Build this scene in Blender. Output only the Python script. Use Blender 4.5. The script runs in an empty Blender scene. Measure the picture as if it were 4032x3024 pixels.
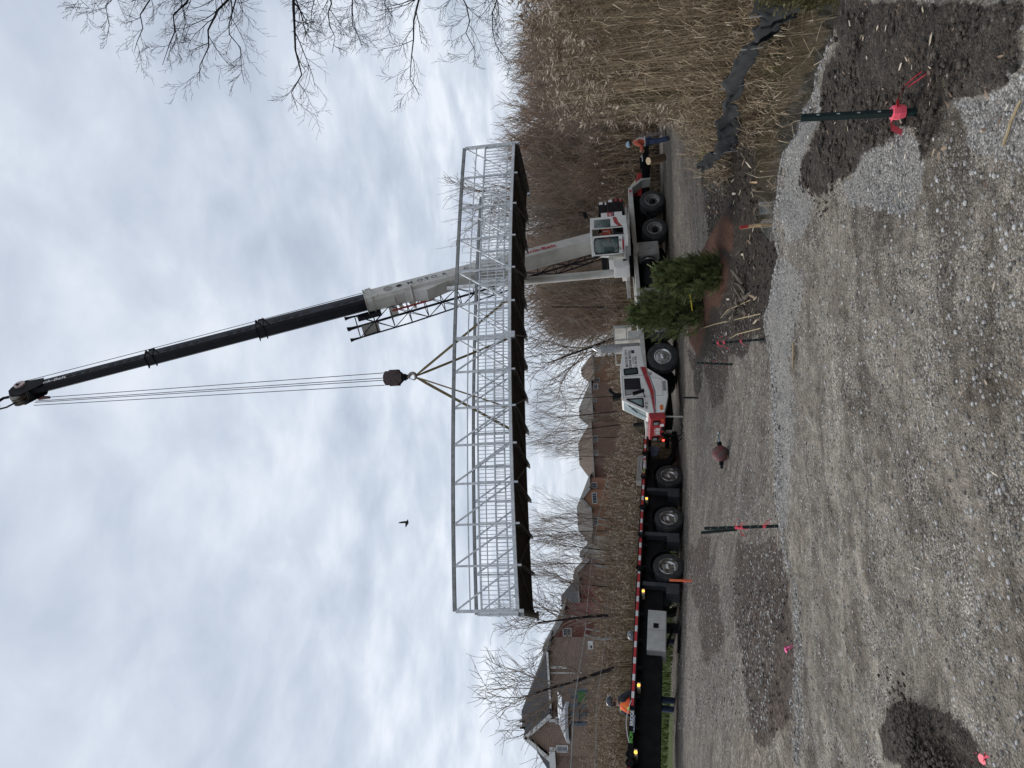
import bpy, math, random
import numpy as np
from mathutils import Matrix, Vector
D=bpy.data; SC=bpy.context.scene; COL=SC.collection
R=math.radians
# ---------------------------------------------------------------- camera
CZ=1.6; FPX=2750.; PITCH=R(8.5); ROLL=R(3.5)
Fw=np.array([0,math.cos(PITCH),math.sin(PITCH)]); U0=np.array([0,-math.sin(PITCH),math.cos(PITCH)]); R0=np.array([1.,0,0])
Up=U0*math.cos(ROLL)+R0*math.sin(ROLL); Rt=R0*math.cos(ROLL)-U0*math.sin(ROLL); C0=np.array([0,0,CZ])
cam=D.cameras.new('camera'); co=D.objects.new('camera',cam); COL.objects.link(co); SC.camera=co
cam.sensor_width=36; cam.lens=36*FPX/4032; cam.clip_start=.05; cam.clip_end=4000
M=Matrix.Identity(4)
for i,ax in enumerate((-Up,Rt,-Fw)):      # the photograph was taken with the phone turned on its side
    for j in range(3): M[j][i]=float(ax[j])
M.translation=Vector(C0); co.matrix_world=M
# ---------------------------------------------------------------- sky and sun
SUN_EL,SUN_AZ=R(40),R(-55)     # azimuth from +Y, clockwise
w=D.worlds.new('World'); SC.world=w; w.use_nodes=True; nt=w.node_tree; nt.nodes.clear()
def N(t,ty,**k):
    n=t.nodes.new(ty)
    for a,b in k.items(): setattr(n,a,b)
    return n
def lk(t,a,b): t.links.new(a,b)
out=N(nt,'ShaderNodeOutputWorld'); bg=N(nt,'ShaderNodeBackground'); lk(nt,bg.outputs[0],out.inputs[0])
sky=N(nt,'ShaderNodeTexSky',sky_type='NISHITA',sun_disc=False,sun_elevation=SUN_EL,sun_rotation=SUN_AZ)
tc=N(nt,'ShaderNodeTexCoord'); sp=N(nt,'ShaderNodeSeparateXYZ'); lk(nt,tc.outputs['Generated'],sp.inputs[0])
def mth(t,op,a,b=None,clamp=False):
    n=N(t,'ShaderNodeMath',operation=op,use_clamp=clamp)
    for i,x in enumerate((a,b)):
        if x is None: continue
        if isinstance(x,(int,float)): n.inputs[i].default_value=x
        else: lk(t,x,n.inputs[i])
    return n.outputs[0]
zz=mth(nt,'ADD',mth(nt,'MAXIMUM',sp.outputs[2],0.),.10)
cb=N(nt,'ShaderNodeCombineXYZ'); lk(nt,mth(nt,'DIVIDE',sp.outputs[0],zz),cb.inputs[0]); lk(nt,mth(nt,'DIVIDE',sp.outputs[1],zz),cb.inputs[1])
def noise(t,vec,scale,detail=6,rough=.55,dist=0.):
    n=N(t,'ShaderNodeTexNoise'); n.inputs['Scale'].default_value=scale; n.inputs['Detail'].default_value=detail; n.inputs['Roughness'].default_value=rough; n.inputs['Distortion'].default_value=dist
    if vec is not None: lk(t,vec,n.inputs['Vector'])
    return n.outputs['Fac']
def ramp(t,fac,pts,interp='LINEAR'):
    n=N(t,'ShaderNodeValToRGB'); n.color_ramp.interpolation=interp; e=n.color_ramp.elements
    while len(e)<len(pts): e.new(.5)
    for el,(p,c) in zip(e,pts): el.position=p; el.color=(*c,1) if len(c)==3 else c
    lk(t,fac,n.inputs[0]); return n.outputs[0]
def mixc(t,fac,a,b,mode='MIX'):
    n=N(t,'ShaderNodeMix',data_type='RGBA',blend_type=mode)
    for i,x in ((0,fac),(6,a),(7,b)):
        if isinstance(x,(int,float)): n.inputs[i].default_value=x
        elif isinstance(x,tuple): n.inputs[i].default_value=(*x,1)
        else: lk(t,x,n.inputs[i])
    return n.outputs[2]
n1=noise(nt,cb.outputs[0],1.15,6,.52,.35); n2=noise(nt,cb.outputs[0],4.2,5,.55,.3); n3=noise(nt,tc.outputs['Generated'],1.6,2,.5)
cf=mth(nt,'ADD',mth(nt,'ADD',mth(nt,'MULTIPLY',n1,.62),mth(nt,'MULTIPLY',n2,.34)),mth(nt,'MULTIPLY',n3,.10))
cl=ramp(nt,cf,[(.36,(.345,.39,.47)),(.46,(.415,.465,.55)),(.55,(.51,.56,.64)),(.65,(.66,.70,.76))])
hz=mth(nt,'POWER',mth(nt,'SUBTRACT',1.,mth(nt,'MINIMUM',mth(nt,'MAXIMUM',sp.outputs[2],0.),1.)),14.)
cl=mixc(nt,mth(nt,'MULTIPLY',hz,.75),cl,(.64,.68,.73))
skyc=mixc(nt,1.,sky.outputs[0],(.09,.09,.09),'MULTIPLY')
lk(nt,mixc(nt,.93,skyc,cl),bg.inputs[0]); bg.inputs[1].default_value=1.0
sl=D.lights.new('sun','SUN'); sl.energy=1.5; sl.angle=R(22); sl.color=(1,.96,.9); so=D.objects.new('sun',sl); COL.objects.link(so)
sd=Vector((math.sin(SUN_AZ)*math.cos(SUN_EL),math.cos(SUN_AZ)*math.cos(SUN_EL),math.sin(SUN_EL))); so.rotation_euler=sd.to_track_quat('Z','Y').to_euler()
SC.view_settings.view_transform='Standard'; SC.view_settings.look='None'; SC.view_settings.exposure=.42; SC.view_settings.gamma=1
try: SC.cycles.max_bounces=6; SC.cycles.transparent_max_bounces=12
except Exception: pass
# ---------------------------------------------------------------- surveying: pixel of the full photograph -> world point
def ray(u,v): return Fw+Rt*(1512-v)/FPX+Up*(2016-u)/FPX
def P(u,v,y): d=ray(u,v); return C0+d*(y/d[1])
def Q(u,v,z): d=ray(u,v); return C0+d*((z-CZ)/d[2])
def PR(x):
    q=np.asarray(x,float)-C0; k=q@Fw; return 2016-FPX*(q@Up)/k,1512-FPX*(q@Rt)/k
# ---------------------------------------------------------------- mesh helpers
class MB:
    def __init__(s,M=None): s.v=[];s.t=[];s.fa=[];s.mm=[];s.n=0;s.M=M;s.mi=0;s.tint=.5
    def add(s,vs,fs):
        vs=np.asarray(vs,float).reshape(-1,3)
        if s.M is not None:
            A=np.array(s.M); vs=vs@A[:3,:3].T+A[:3,3]
        s.v.append(vs); s.t.append(np.full(len(vs),s.tint)); n=s.n
        s.fa.extend([tuple(i+n for i in f) for f in fs]); s.mm.extend([s.mi]*len(fs)); s.n+=len(vs); return s
    def inst(s,pv,pf,Rm,T,tints=None):     # many transformed copies of one small shape
        pv=np.asarray(pv,float); pf=np.asarray(pf,int); k=len(pv); n=len(T)
        if n==0: return s
        V=np.einsum('nij,kj->nki',Rm,pv)+np.asarray(T)[:,None,:]
        s.v.append(V.reshape(-1,3)); tt=np.full(n,s.tint) if tints is None else np.asarray(tints); s.t.append(np.repeat(tt,k))
        F=(pf[None]+(np.arange(n)*k)[:,None,None]+s.n).reshape(-1,pf.shape[1])
        s.fa.extend(F.tolist()); s.mm.extend([s.mi]*len(F)); s.n+=n*k; return s
    def box(s,a,b):
        (x0,y0,z0),(x1,y1,z1)=a,b
        return s.add([(x0,y0,z0),(x1,y0,z0),(x1,y1,z0),(x0,y1,z0),(x0,y0,z1),(x1,y0,z1),(x1,y1,z1),(x0,y1,z1)],[(0,3,2,1),(4,5,6,7),(0,1,5,4),(1,2,6,5),(2,3,7,6),(3,0,4,7)])
    def beam(s,a,b,w,h=None,up=(0,0,1),w2=None,h2=None):
        h=w if h is None else h; w2=w if w2 is None else w2; h2=h if h2 is None else h2
        a=np.asarray(a,float);b=np.asarray(b,float);d=b-a;d/=np.linalg.norm(d)+1e-9;x=np.cross(d,up)
        if np.linalg.norm(x)<1e-3: x=np.cross(d,(0,1,.01))
        x/=np.linalg.norm(x);y=np.cross(x,d)
        vs=[p+x*i*ww/2+y*j*hh/2 for p,ww,hh in ((a,w,h),(b,w2,h2)) for i,j in ((-1,-1),(1,-1),(1,1),(-1,1))]
        return s.add(vs,[(3,2,1,0),(4,5,6,7),(0,1,5,4),(1,2,6,5),(2,3,7,6),(3,0,4,7)])
    def tube(s,pts,rad,n=6,cap=True):
        pts=np.asarray(pts,float);m=len(pts);rad=np.broadcast_to(np.asarray(rad,float),(m,))
        vs=[];prev=None
        for i in range(m):
            d=pts[min(i+1,m-1)]-pts[max(i-1,0)];d=d/(np.linalg.norm(d)+1e-9)
            x=np.cross(d,(0,0,1) if abs(d[2])<.95 else (1,0,0)) if prev is None else prev-d*(prev@d)
            x/=np.linalg.norm(x)+1e-9;prev=x;y=np.cross(d,x)
            for k in range(n):
                t=2*math.pi*k/n;vs.append(pts[i]+(x*math.cos(t)+y*math.sin(t))*rad[i])
        fs=[(i*n+k,i*n+(k+1)%n,(i+1)*n+(k+1)%n,(i+1)*n+k) for i in range(m-1) for k in range(n)]
        if cap: fs+=[tuple(range(n-1,-1,-1)),tuple(range((m-1)*n,m*n))]
        return s.add(vs,fs)
    def prism(s,poly,f,th):   # polygon in the plane of frame f (4x4), thickness along +z of f
        A=np.array(f);n=len(poly)
        vs=[(A@np.array([x,y,z,1]))[:3] for z in (0,th) for x,y in poly]
        return s.add(vs,[tuple(range(n-1,-1,-1)),tuple(range(n,2*n))]+[(i,(i+1)%n,n+(i+1)%n,n+i) for i in range(n)])
    def lathe(s,prof,n=24,f=None):   # profile (r,h) round the frame's z
        A=np.eye(4) if f is None else np.array(f)
        vs=[(A@np.array([r*math.cos(2*math.pi*k/n),r*math.sin(2*math.pi*k/n),h,1]))[:3] for r,h in prof for k in range(n)]
        return s.add(vs,[(i*n+k,i*n+(k+1)%n,(i+1)*n+(k+1)%n,(i+1)*n+k) for i in range(len(prof)-1) for k in range(n)])
    def mesh(s,name,mats,smooth=False,ang=35):
        me=D.meshes.new(name); me.from_pydata(np.concatenate(s.v).tolist() if s.v else [],[],s.fa)
        for m in (mats if isinstance(mats,(list,tuple)) else [mats]): me.materials.append(m)
        if max(s.mm,default=0)>0: me.polygons.foreach_set('material_index',s.mm)
        a=me.attributes.new('tint','FLOAT','POINT'); a.data.foreach_set('value',np.concatenate(s.t) if s.t else [])
        if smooth:
            me.polygons.foreach_set('use_smooth',[True]*len(me.polygons))
            try: me.set_sharp_from_angle(angle=R(ang))
            except Exception: pass
        me.update(); return me
    def ob(s,name,mats,parent=None,smooth=False,bevel=0,ang=35):
        return link(name,s.mesh(name,mats,smooth,ang),parent,bevel)
def link(name,me,parent=None,bevel=0,loc=None):
    o=D.objects.new(name,me); COL.objects.link(o)
    if parent is not None: o.parent=parent
    if loc is not None: o.location=loc
    if bevel:
        b=o.modifiers.new('edge','BEVEL'); b.width=bevel; b.segments=2; b.limit_method='ANGLE'; b.angle_limit=R(40)
    return o
def tag(o,label=None,cat=None,group=None,kind=None):
    for k,v in (('label',label),('category',cat),('group',group),('kind',kind)):
        if v: o[k]=v
    return o
def thing(name,label,cat,loc=(0,0,0),rot=None,group=None):
    o=D.objects.new(name,None); COL.objects.link(o); o.location=[float(a) for a in loc]; o.empty_display_size=.2
    if rot is not None: o.rotation_euler=rot
    return tag(o,label,cat,group)
def copy_tree(o,parent=None):
    c=o.copy(); COL.objects.link(c); c.parent=parent
    for ch in [x for x in KIDS.get(o.name,[])]: copy_tree(ch,c)
    return c
KIDS={}
def index_kids(o):
    KIDS[o.name]=[x for x in COL.objects if x.parent==o]
    for x in KIDS[o.name]: index_kids(x)
def fr(o,x,y):   # frame: origin, x axis, y axis (made square), z = normal
    x=Vector(x).normalized(); z=x.cross(Vector(y)).normalized(); y=z.cross(x)
    m=Matrix.Identity(4)
    for i,a in enumerate((x,y,z)):
        for j in range(3): m[j][i]=a[j]
    m.translation=Vector(o); return m
def text(name,s,size,f,m,parent,ext=.004,align='LEFT',sx=1.,bold=0.):
    cu=D.curves.new('t','FONT'); cu.body=s; cu.size=size; cu.extrude=ext; cu.align_x=align; cu.offset=bold
    o=D.objects.new('t',cu); COL.objects.link(o); dg=bpy.context.evaluated_depsgraph_get()
    me=D.meshes.new_from_object(o.evaluated_get(dg)); D.objects.remove(o); me.name=name
    me.transform(f@Matrix.Diagonal((sx,1,1,1))); me.materials.clear(); me.materials.append(m)
    return link(name,me,parent)
# ---------------------------------------------------------------- materials
MT={}
def mat(name,c,rough=.6,metal=0.,c2=None,scale=3.,contrast=(.4,.65),bump=0.,bscale=40.,tint=None,emit=0,ao=None,alpha=None,spec=None,stretch=None,detail=5):
    if name in MT: return MT[name]
    m=D.materials.new(name); m.use_nodes=True; t=m.node_tree; b=t.nodes['Principled BSDF']; MT[name]=m
    b.inputs['Base Color'].default_value=(*c,1); b.inputs['Roughness'].default_value=rough; b.inputs['Metallic'].default_value=metal
    tcn=N(t,'ShaderNodeTexCoord'); vec=tcn.outputs['Object']
    if stretch:
        mp=N(t,'ShaderNodeMapping'); mp.inputs['Scale'].default_value=stretch; lk(t,vec,mp.inputs[0]); vec=mp.outputs[0]
    col=None
    if c2 is not None: col=ramp(t,noise(t,vec,scale,detail,.6),[(contrast[0],c),(contrast[1],c2)])
    if tint is not None:
        at=N(t,'ShaderNodeAttribute',attribute_name='tint'); base=col if col is not None else c
        tc2=ramp(t,at.outputs['Fac'],[(i/(len(tint)-1),x) for i,x in enumerate(tint)])
        col=mixc(t,.5,base,tc2) if c2 is not None else tc2
    if col is not None: lk(t,col,b.inputs['Base Color'])
    if bump:
        bn=N(t,'ShaderNodeBump'); bn.inputs['Strength'].default_value=bump; bn.inputs['Distance'].default_value=.02
        lk(t,noise(t,vec,bscale,4,.6),bn.inputs['Height']); lk(t,bn.outputs[0],b.inputs['Normal'])
    if emit: b.inputs['Emission Color'].default_value=(*c,1); b.inputs['Emission Strength'].default_value=emit
    if alpha is not None: b.inputs['Alpha'].default_value=alpha
    if spec is not None: b.inputs['Specular IOR Level'].default_value=spec
    return m
GALV=mat('galvanised steel',(.42,.44,.46),.42,.55,(.62,.64,.66),9,(.35,.7),.1,60)
GALVD=mat('weathered zinc beam',(.20,.21,.21),.6,.3,(.33,.34,.34),5)
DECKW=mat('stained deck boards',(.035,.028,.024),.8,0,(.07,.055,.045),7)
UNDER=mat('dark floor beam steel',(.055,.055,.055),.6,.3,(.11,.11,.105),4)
WHITE=mat('crane cream paint',(.84,.83,.79),.4,0,(.72,.70,.65),2.2,(.45,.8),.05,20)
BOOMW=mat('dusty boom paint',(.58,.57,.53),.45,0,(.40,.38,.34),1.6,(.4,.8),.05,20)
GREY=mat('grey frame paint',(.33,.32,.30),.5,0,(.22,.20,.18),3,(.4,.75),.1,20)
LTG=mat('light grey deck paint',(.56,.55,.51),.5,0,(.38,.36,.33),3,(.4,.75))
RED=mat('crane red paint',(.42,.035,.04),.4,0,(.30,.03,.035),3)
BLACK=mat('black paint',(.005,.005,.006),.65,0,(.012,.012,.013),3,spec=.15)
BOOMB=mat('boom black paint',(.007,.008,.013),.5,0,(.018,.019,.026),1.8,(.45,.8),.05,25,spec=.25)
RUB=mat('tyre rubber',(.022,.022,.023),.85,0,(.060,.058,.055),6,(.4,.7),.3,60)
ALU=mat('polished aluminium',(.62,.62,.62),.28,.8,(.42,.41,.39),6)
RIMG=mat('grey wheel paint',(.34,.33,.31),.45,.2,(.22,.20,.18),7)
BARE=mat('worn steel',(.30,.28,.25),.5,.4,(.16,.13,.11),6)
BRKR=mat('rusty red ball',(.16,.035,.035),.7,0,(.09,.075,.07),9,(.42,.6),.3,40)
GLASS=mat('tinted glass',(.05,.075,.08),.06,0,spec=.9)
GLASSL=mat('pale reflecting glass',(.34,.42,.42),.07,0,(.16,.22,.22),3,spec=.9)
DARK=mat('dark opening',(.006,.006,.008),.7)
DKW=mat('dark window glass',(.02,.022,.03),.08,spec=.8)
TXTB=mat('black lettering',(.02,.02,.025),.5); TXTR=mat('red lettering',(.5,.03,.04),.5); TXTW=mat('white lettering',(.75,.75,.75),.5); TXTG=mat('green lettering',(.14,.45,.07),.5)
TXTWB=mat('pale blue lettering',(.55,.62,.75),.5)
NAVY=mat('navy stripe',(.02,.025,.06),.45)
AMB=mat('amber lamp',(1.,.42,.05),.3,emit=2.2); AMBO=mat('orange marker lens',(.7,.16,.02),.3); REDL=mat('red lamp',(1.,.05,.03),.3,emit=4); REDLO=mat('red lens',(.4,.02,.03),.3)
LENS=mat('headlight glass',(.55,.56,.58),.12,.5)
STKG=mat('dark green stake paint',(.006,.017,.017),.6,0,(.014,.024,.022),12,spec=.25)
PINK=mat('pink ribbon',(.95,.12,.17),.5); PINK2=mat('magenta ribbon',(.9,.12,.35),.5)
ORNG=mat('orange stake paint',(.75,.16,.05),.6); WOODP=mat('cut pale wood',(.52,.36,.20),.7,0,(.38,.25,.14),14)
SLING=mat('webbing sling',(.25,.19,.085),.85,0,(.15,.12,.07),22,(.4,.7),.2,80)
ROPE=mat('wire rope',(.06,.06,.075),.5,.4)
TOOLA=mat('brushed aluminium box',(.50,.50,.48),.45,.25,(.38,.37,.35),5,(.35,.75),.05,30)
TIMB=mat('grey timber',(.36,.34,.31),.8,0,(.24,.22,.20),4,(.35,.7),.3,30)
# ---------------------------------------------------------------- ground shape
def vnoise(x,y,seed=0):
    xi=np.floor(x).astype(np.int64);yi=np.floor(y).astype(np.int64);fx=x-xi;fy=y-yi
    def h(a,b):
        n=(a*374761393+b*668265263+seed*982451653)&0xffffffff; n=((n^(n>>13))*1274126177)&0xffffffff; return ((n^(n>>16))&0xffff)/65535.
    sx=fx*fx*(3-2*fx);sy=fy*fy*(3-2*fy)
    a=h(xi,yi)*(1-sx)+h(xi+1,yi)*sx;b=h(xi,yi+1)*(1-sx)+h(xi+1,yi+1)*sx
    return a*(1-sy)+b*sy
def fbm(x,y,o=4,seed=0):
    s=0;a=.5
    for i in range(o): s=s+a*vnoise(x*2**i,y*2**i,seed+i);a*=.5
    return s
CR=[Q(u,v,0.)[:2] for u,v in ((3300,40),(3262,340),(3160,450),(3075,600),(3055,800),(3050,900),(3065,1000),(3045,1090),(3007,1253),(3002,1290),(3025,1384),(3040,1497),(3047,1746),(3050,1836),(3061,1971),(3075,2075),(3088,2197),(3124,2310),(3131,2480),(3133,2568),(3129,2726),(3142,3020))][::-1]
CRX=np.array([c[0] for c in CR]); CRY=np.array([c[1] for c in CR]); o_=np.argsort(CRX); CRX=CRX[o_]; CRY=CRY[o_]
LP=np.array([(-3.8,27,-.66),(-5.2,25.4,-.46),(-6.5,23.9,-.25),(-8.5,18,.40),(-8,21,.12),(-12,14,.7),(-6,14,.32),(-4,10,.12),(-7,9,.3),(-10,8,.4),(-3,9.5,-.1),
 (-1.8,15.5,-.75),(0,20,-.78),(0,11,-.82),(-2.2,11,-.55),(-3,20,-.5),(-4.5,17,-.12),(1,27,-.80),(4,28.6,-.88),(7.5,30.3,-.93),(12,33,-.98),(3,24,-.86),(8,25,-1.0),(5,20,-1.0),(8,20,-1.02),
 (1.5,16,-.95),(1.2,12.5,-1.0),(3.0,11.6,-1.5),(3.6,13.0,-1.45),(4.4,12.0,-1.45),(2.6,13.2,-1.3),(3.4,10.2,-1.55),(4,9.2,-1.55),(5.2,8.2,-1.55),(6.5,7.4,-1.55),(8,6.8,-1.5),(2.2,9.8,-1.35),(1.2,9.6,-1.05),
 (5.0,14.2,-1.05),(5.6,12.4,-1.0),(6.3,10.2,-1.0),(8,9.4,-1.0),(10,12,-1.),(3.2,14.8,-1.1),(0,9.3,-.85),(12,20,-1.0),(15,28,-1.0),(20,20,-1),(-20,40,.6),(-14,34,.5),(0,45,-.8),(20,45,-1),(-15,24,1.0),(-25,20,1.2),(-9,31,.1),(-3,33,-.6),(30,15,-.9)],float)
def tps_k(r2): return np.where(r2>1e-9,r2*np.log(r2+1e-12)*.5,0)
_n=len(LP); _K=tps_k(((LP[:,None,:2]-LP[None,:,:2])**2).sum(-1))+np.eye(_n)*.6
_A=np.zeros((_n+3,_n+3)); _A[:_n,:_n]=_K; _A[:_n,_n]=1; _A[:_n,_n+1:]=LP[:,:2]; _A[_n,:_n]=1; _A[_n+1:,:_n]=LP[:,:2].T
_W=np.linalg.solve(_A,np.concatenate([LP[:,2],[0,0,0]]))
def sst(x): x=np.clip(x,0,1); return x*x*(3-2*x)
def Hs(x,y):
    x=np.asarray(x,float);y=np.asarray(y,float);sh=x.shape;x=x.ravel();y=y.ravel();L=np.empty_like(x)
    for i in range(0,len(x),20000):
        a=x[i:i+20000];b=y[i:i+20000];r2=(a[:,None]-LP[:,0])**2+(b[:,None]-LP[:,1])**2
        L[i:i+20000]=tps_k(r2)@_W[:_n]+_W[_n]+_W[_n+1]*a+_W[_n+2]*b
    L=np.clip(L,-1.7,1.3)
    far=-.85+3.1*sst((y-34)/22)*sst((-x-4-.12*y)/22)
    rr=np.hypot(x,y-15); k=sst((rr-22)/16); L=L*(1-k)+far*k
    yc=np.interp(x,CRX,CRY); s=sst((y-yc+.05)/1.5)
    p0=.03*(fbm(x*.7,y*.7,3,5)-.5)*2-.10*sst((yc-y)/.5)*0
    z=p0*(1-s)+L*s
    return z.reshape(sh)
def Hd(x,y):   # with small relief
    z=Hs(x,y); r=np.hypot(x,y); k=np.clip(1.2-r/60,0,1)
    return z+k*((fbm(x*2.2,y*2.2,4,11)-.47)*.09+(fbm(x*9,y*9,3,21)-.44)*.03)
def hz_(x,y): return float(Hs(np.array([float(x)]),np.array([float(y)]))[0])
def G(u,v,lift=0.):
    d=ray(u,v);t=1.
    prev=1.
    while t<200:
        p=C0+d*t
        if p[2]<hz_(p[0],p[1]):
            a,b=prev,t
            for _ in range(14):
                m=(a+b)/2;p=C0+d*m
                if p[2]<hz_(p[0],p[1]): b=m
                else: a=m
            p=C0+d*b;p[2]+=lift;return p
        prev=t;t*=1.02
    return C0+d*60
def Gy(x,y): return np.array([x,y,hz_(x,y)])
exec_parts=[]
# ---------------------------------------------------------------- ground sheet with zones
rng=np.random.default_rng(7)
def inpoly(x,y,poly):
    c=np.zeros(x.shape,bool);n=len(poly)
    for i in range(n):
        x0,y0=poly[i];x1,y1=poly[(i+1)%n]
        if y0==y1: continue
        k=((y0>y)!=(y1>y))&(x<(x1-x0)*(y-y0)/(y1-y0)+x0);c^=k
    return c
def zpoly(pts): return [tuple(G(u,v)[:2]) for u,v in pts]
za=lambda *p:[(2700+x/1.66,y/1.66) for x,y in p]
ze=lambda *p:[(3032+x/2.212,2274+y/2.212) for x,y in p]
zd=lambda *p:[(2600+x/2.212,2274+y/2.212) for x,y in p]
ZONES={'mud':[za((1000,10),(2210,0),(2210,430),(2060,600),(1760,620),(1640,900),(1560,1080),(1480,850),(1400,800),(1330,950),(1180,960),(1100,1060),(960,1240),(940,1350),(900,1480),(870,1330),(770,1230),(730,1170),(770,1060),(870,880),(900,620),(960,440),(1020,300)),
  ze((1050,1130),(1550,1080),(1700,1250),(1900,1500),(1850,1659),(960,1659),(980,1350)),
  [(2752,720),(2790,640),(2880,560),(2960,500),(3050,520),(3070,900),(3030,1180),(3000,1330),(2900,1400),(2790,1420),(2740,1400),(2770,1300),(2800,1100),(2790,900)],
  [(2705,1400),(2760,1380),(2770,1440),(2760,1540),(2735,1560),(2728,1480)]],
 'brown':[zd((640,0),(1070,0),(1130,300),(1180,650),(1150,1100),(1080,1350),(820,1400),(760,1000),(700,600),(640,300)),zd((640,-250),(660,0),(1070,0),(1060,-200),(900,-330)),[(2712,2150),(2790,2120),(2800,2280),(2760,2420),(2715,2330)],[(2760,2330),(2830,2300),(2850,2560),(2790,2640),(2750,2500)],[(2770,1420),(2860,1400),(2850,1560),(2800,1600)]],
 'mulch':[[(2845,1000),(2900,960),(2925,850),(2870,850),(2820,920),(2770,980),(2745,1120),(2720,1160),(2722,1330),(2768,1385),(2792,1290),(2820,1217),(2868,1136),(2890,1060)]],
 'white':[[(3060,1000),(3010,1253),(3005,1300),(3042,1497),(3050,1836),(3075,2075),(3115,2080),(3110,1700),(3110,1400),(3140,1200),(3150,1050)],
   za((640,1659),(620,1300),(660,1100),(780,640),(900,600),(860,880),(760,1060),(720,1180),(860,1400),(760,1500)),za((1400,800),(1560,1000),(1420,1350),(1180,1340),(960,1250),(1180,960)),[(3750,330),(4032,220),(4032,700),(3800,600)]],
 'grass':[[(2590,2500),(2592,3100),(2652,3100),(2648,2800),(2640,2500)],[(2752,560),(2752,660),(2800,650),(2810,560)],[(3060,340),(3100,460),(3125,470),(3150,400),(3120,330)]]}
def ground():
    rs=np.concatenate([[0.],np.geomspace(.5,62,430),np.geomspace(66,2500,36)])
    th=np.concatenate([np.radians(np.linspace(-180,-42,36,endpoint=False)),np.radians(np.linspace(-42,42,560,endpoint=False)),np.radians(np.linspace(42,180,36,endpoint=False))])
    rr,tt=np.meshgrid(rs,th,indexing='ij');x=rr*np.sin(tt);y=rr*np.cos(tt);z=Hd(x,y)
    nr,nt_=x.shape;V=np.stack([x,y,z],-1).reshape(-1,3)
    i,j=np.meshgrid(np.arange(nr-1),np.arange(nt_),indexing='ij');j2=(j+1)%nt_
    Fc=np.stack([i*nt_+j,(i)*nt_+j2,(i+1)*nt_+j2,(i+1)*nt_+j],-1).reshape(-1,4)
    me=D.meshes.new('ground');me.vertices.add(len(V));me.vertices.foreach_set('co',V.ravel())
    me.loops.add(len(Fc)*4);me.loops.foreach_set('vertex_index',Fc.ravel()[:])
    me.polygons.add(len(Fc));me.polygons.foreach_set('loop_start',np.arange(len(Fc))*4);me.polygons.foreach_set('use_smooth',[True]*len(Fc))
    me.update(calc_edges=True);me.validate()
    x=V[:,0];y=V[:,1];d=np.hypot(x,y)
    wx=x+(fbm(x*1.3,y*1.3,5,31)-.48)*(.05+.045*d);wy=y+(fbm(x*1.3,y*1.3,5,41)-.48)*(.06+.055*d)
    zadd=np.zeros(len(V))
    for nm,ps in ZONES.items():
        m=np.zeros(len(V))
        for p in ps: m=np.maximum(m,inpoly(wx,wy,zpoly(p)).astype(float))
        if nm=='mud':
            yc=np.interp(x,CRX,CRY); m=np.maximum(m,((y>yc)&(V[:,2]<-1.02)&(x>1.2)&(y<17)).astype(float)); m=np.maximum(m,((d>34)&(y>0)).astype(float))
            m=np.maximum(m,sst((x-6)/3)*(y>13)*(y<60)*(V[:,2]>-2)*(x*.9+y<60)*(np.hypot(x,y)>16)*0)
        M2=m.reshape(nr,nt_)
        for _ in range(5):
            M2[1:-1]=(M2[:-2]+2*M2[1:-1]+M2[2:])/4;M2=(np.roll(M2,1,1)+2*M2+np.roll(M2,-1,1))/4
        if nm=='mud': zadd+=M2.ravel()*np.clip(1.3-d/12,0,1)*(.012+.075*np.clip(fbm(x*5,y*5,4,71)-.42,-.1,.4))
        if nm=='mulch': zadd+=M2.ravel()*.18
        a=me.attributes.new(nm,'FLOAT','POINT');a.data.foreach_set('value',M2.ravel())
    dx_,dy_=G(3690,2990)[:2];zadd+=.10*np.exp(-((x-dx_)**2+(y-dy_)**2)/.10)
    V[:,2]+=zadd;me.vertices.foreach_set('co',V.ravel());me.update()
    m=D.materials.new('gravel ground');m.use_nodes=True;t=m.node_tree;b=t.nodes['Principled BSDF'];b.inputs['Roughness'].default_value=.92;b.inputs['Specular IOR Level'].default_value=.25
    geo=N(t,'ShaderNodeNewGeometry');pos=geo.outputs['Position']
    def vor(scale):
        v=N(t,'ShaderNodeTexVoronoi');v.inputs['Scale'].default_value=scale;lk(t,pos,v.inputs['Vector']);return v
    v1=vor(85);v2=vor(150);v3=vor(26)
    def bw(c): s=N(t,'ShaderNodeSeparateColor');lk(t,c,s.inputs[0]);return s.outputs[0]
    st1=ramp(t,bw(v1.outputs['Color']),[(0,(.10,.095,.088)),(.35,(.20,.19,.175)),(.7,(.34,.33,.31)),(.93,(.48,.475,.46)),(1,(.68,.675,.66))])
    st2=ramp(t,bw(v2.outputs['Color']),[(0,(.14,.125,.105)),(.6,(.26,.24,.215)),(1,(.42,.41,.39))])
    sx=N(t,'ShaderNodeSeparateXYZ');lk(t,pos,sx.inputs[0])
    big=noise(t,pos,.55,4,.6);mid=noise(t,pos,2.4,5,.6);fin=noise(t,pos,14,5,.65)
    g=mixc(t,ramp(t,mid,[(.40,(0,0,0)),(.6,(1,1,1))]),st2,st1)
    # dark gaps between the stones
    g=mixc(t,ramp(t,v1.outputs['Distance'],[(.35,(0,0,0)),(.75,(.8,.8,.8))]),g,(.085,.075,.062))
    fines=ramp(t,fin,[(.35,(.17,.153,.132)),(.65,(.30,.278,.248))])
    g=mixc(t,mth(t,'MULTIPLY',ramp(t,noise(t,pos,1.1,5,.65,.4),[(.42,(0,0,0)),(.60,(1,1,1))]),.62),g,fines)
    g=mixc(t,mth(t,'MULTIPLY',ramp(t,noise(t,pos,3.3,5,.7),[(.58,(0,0,0)),(.7,(1,1,1))]),.55),g,(.095,.078,.06))
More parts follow.
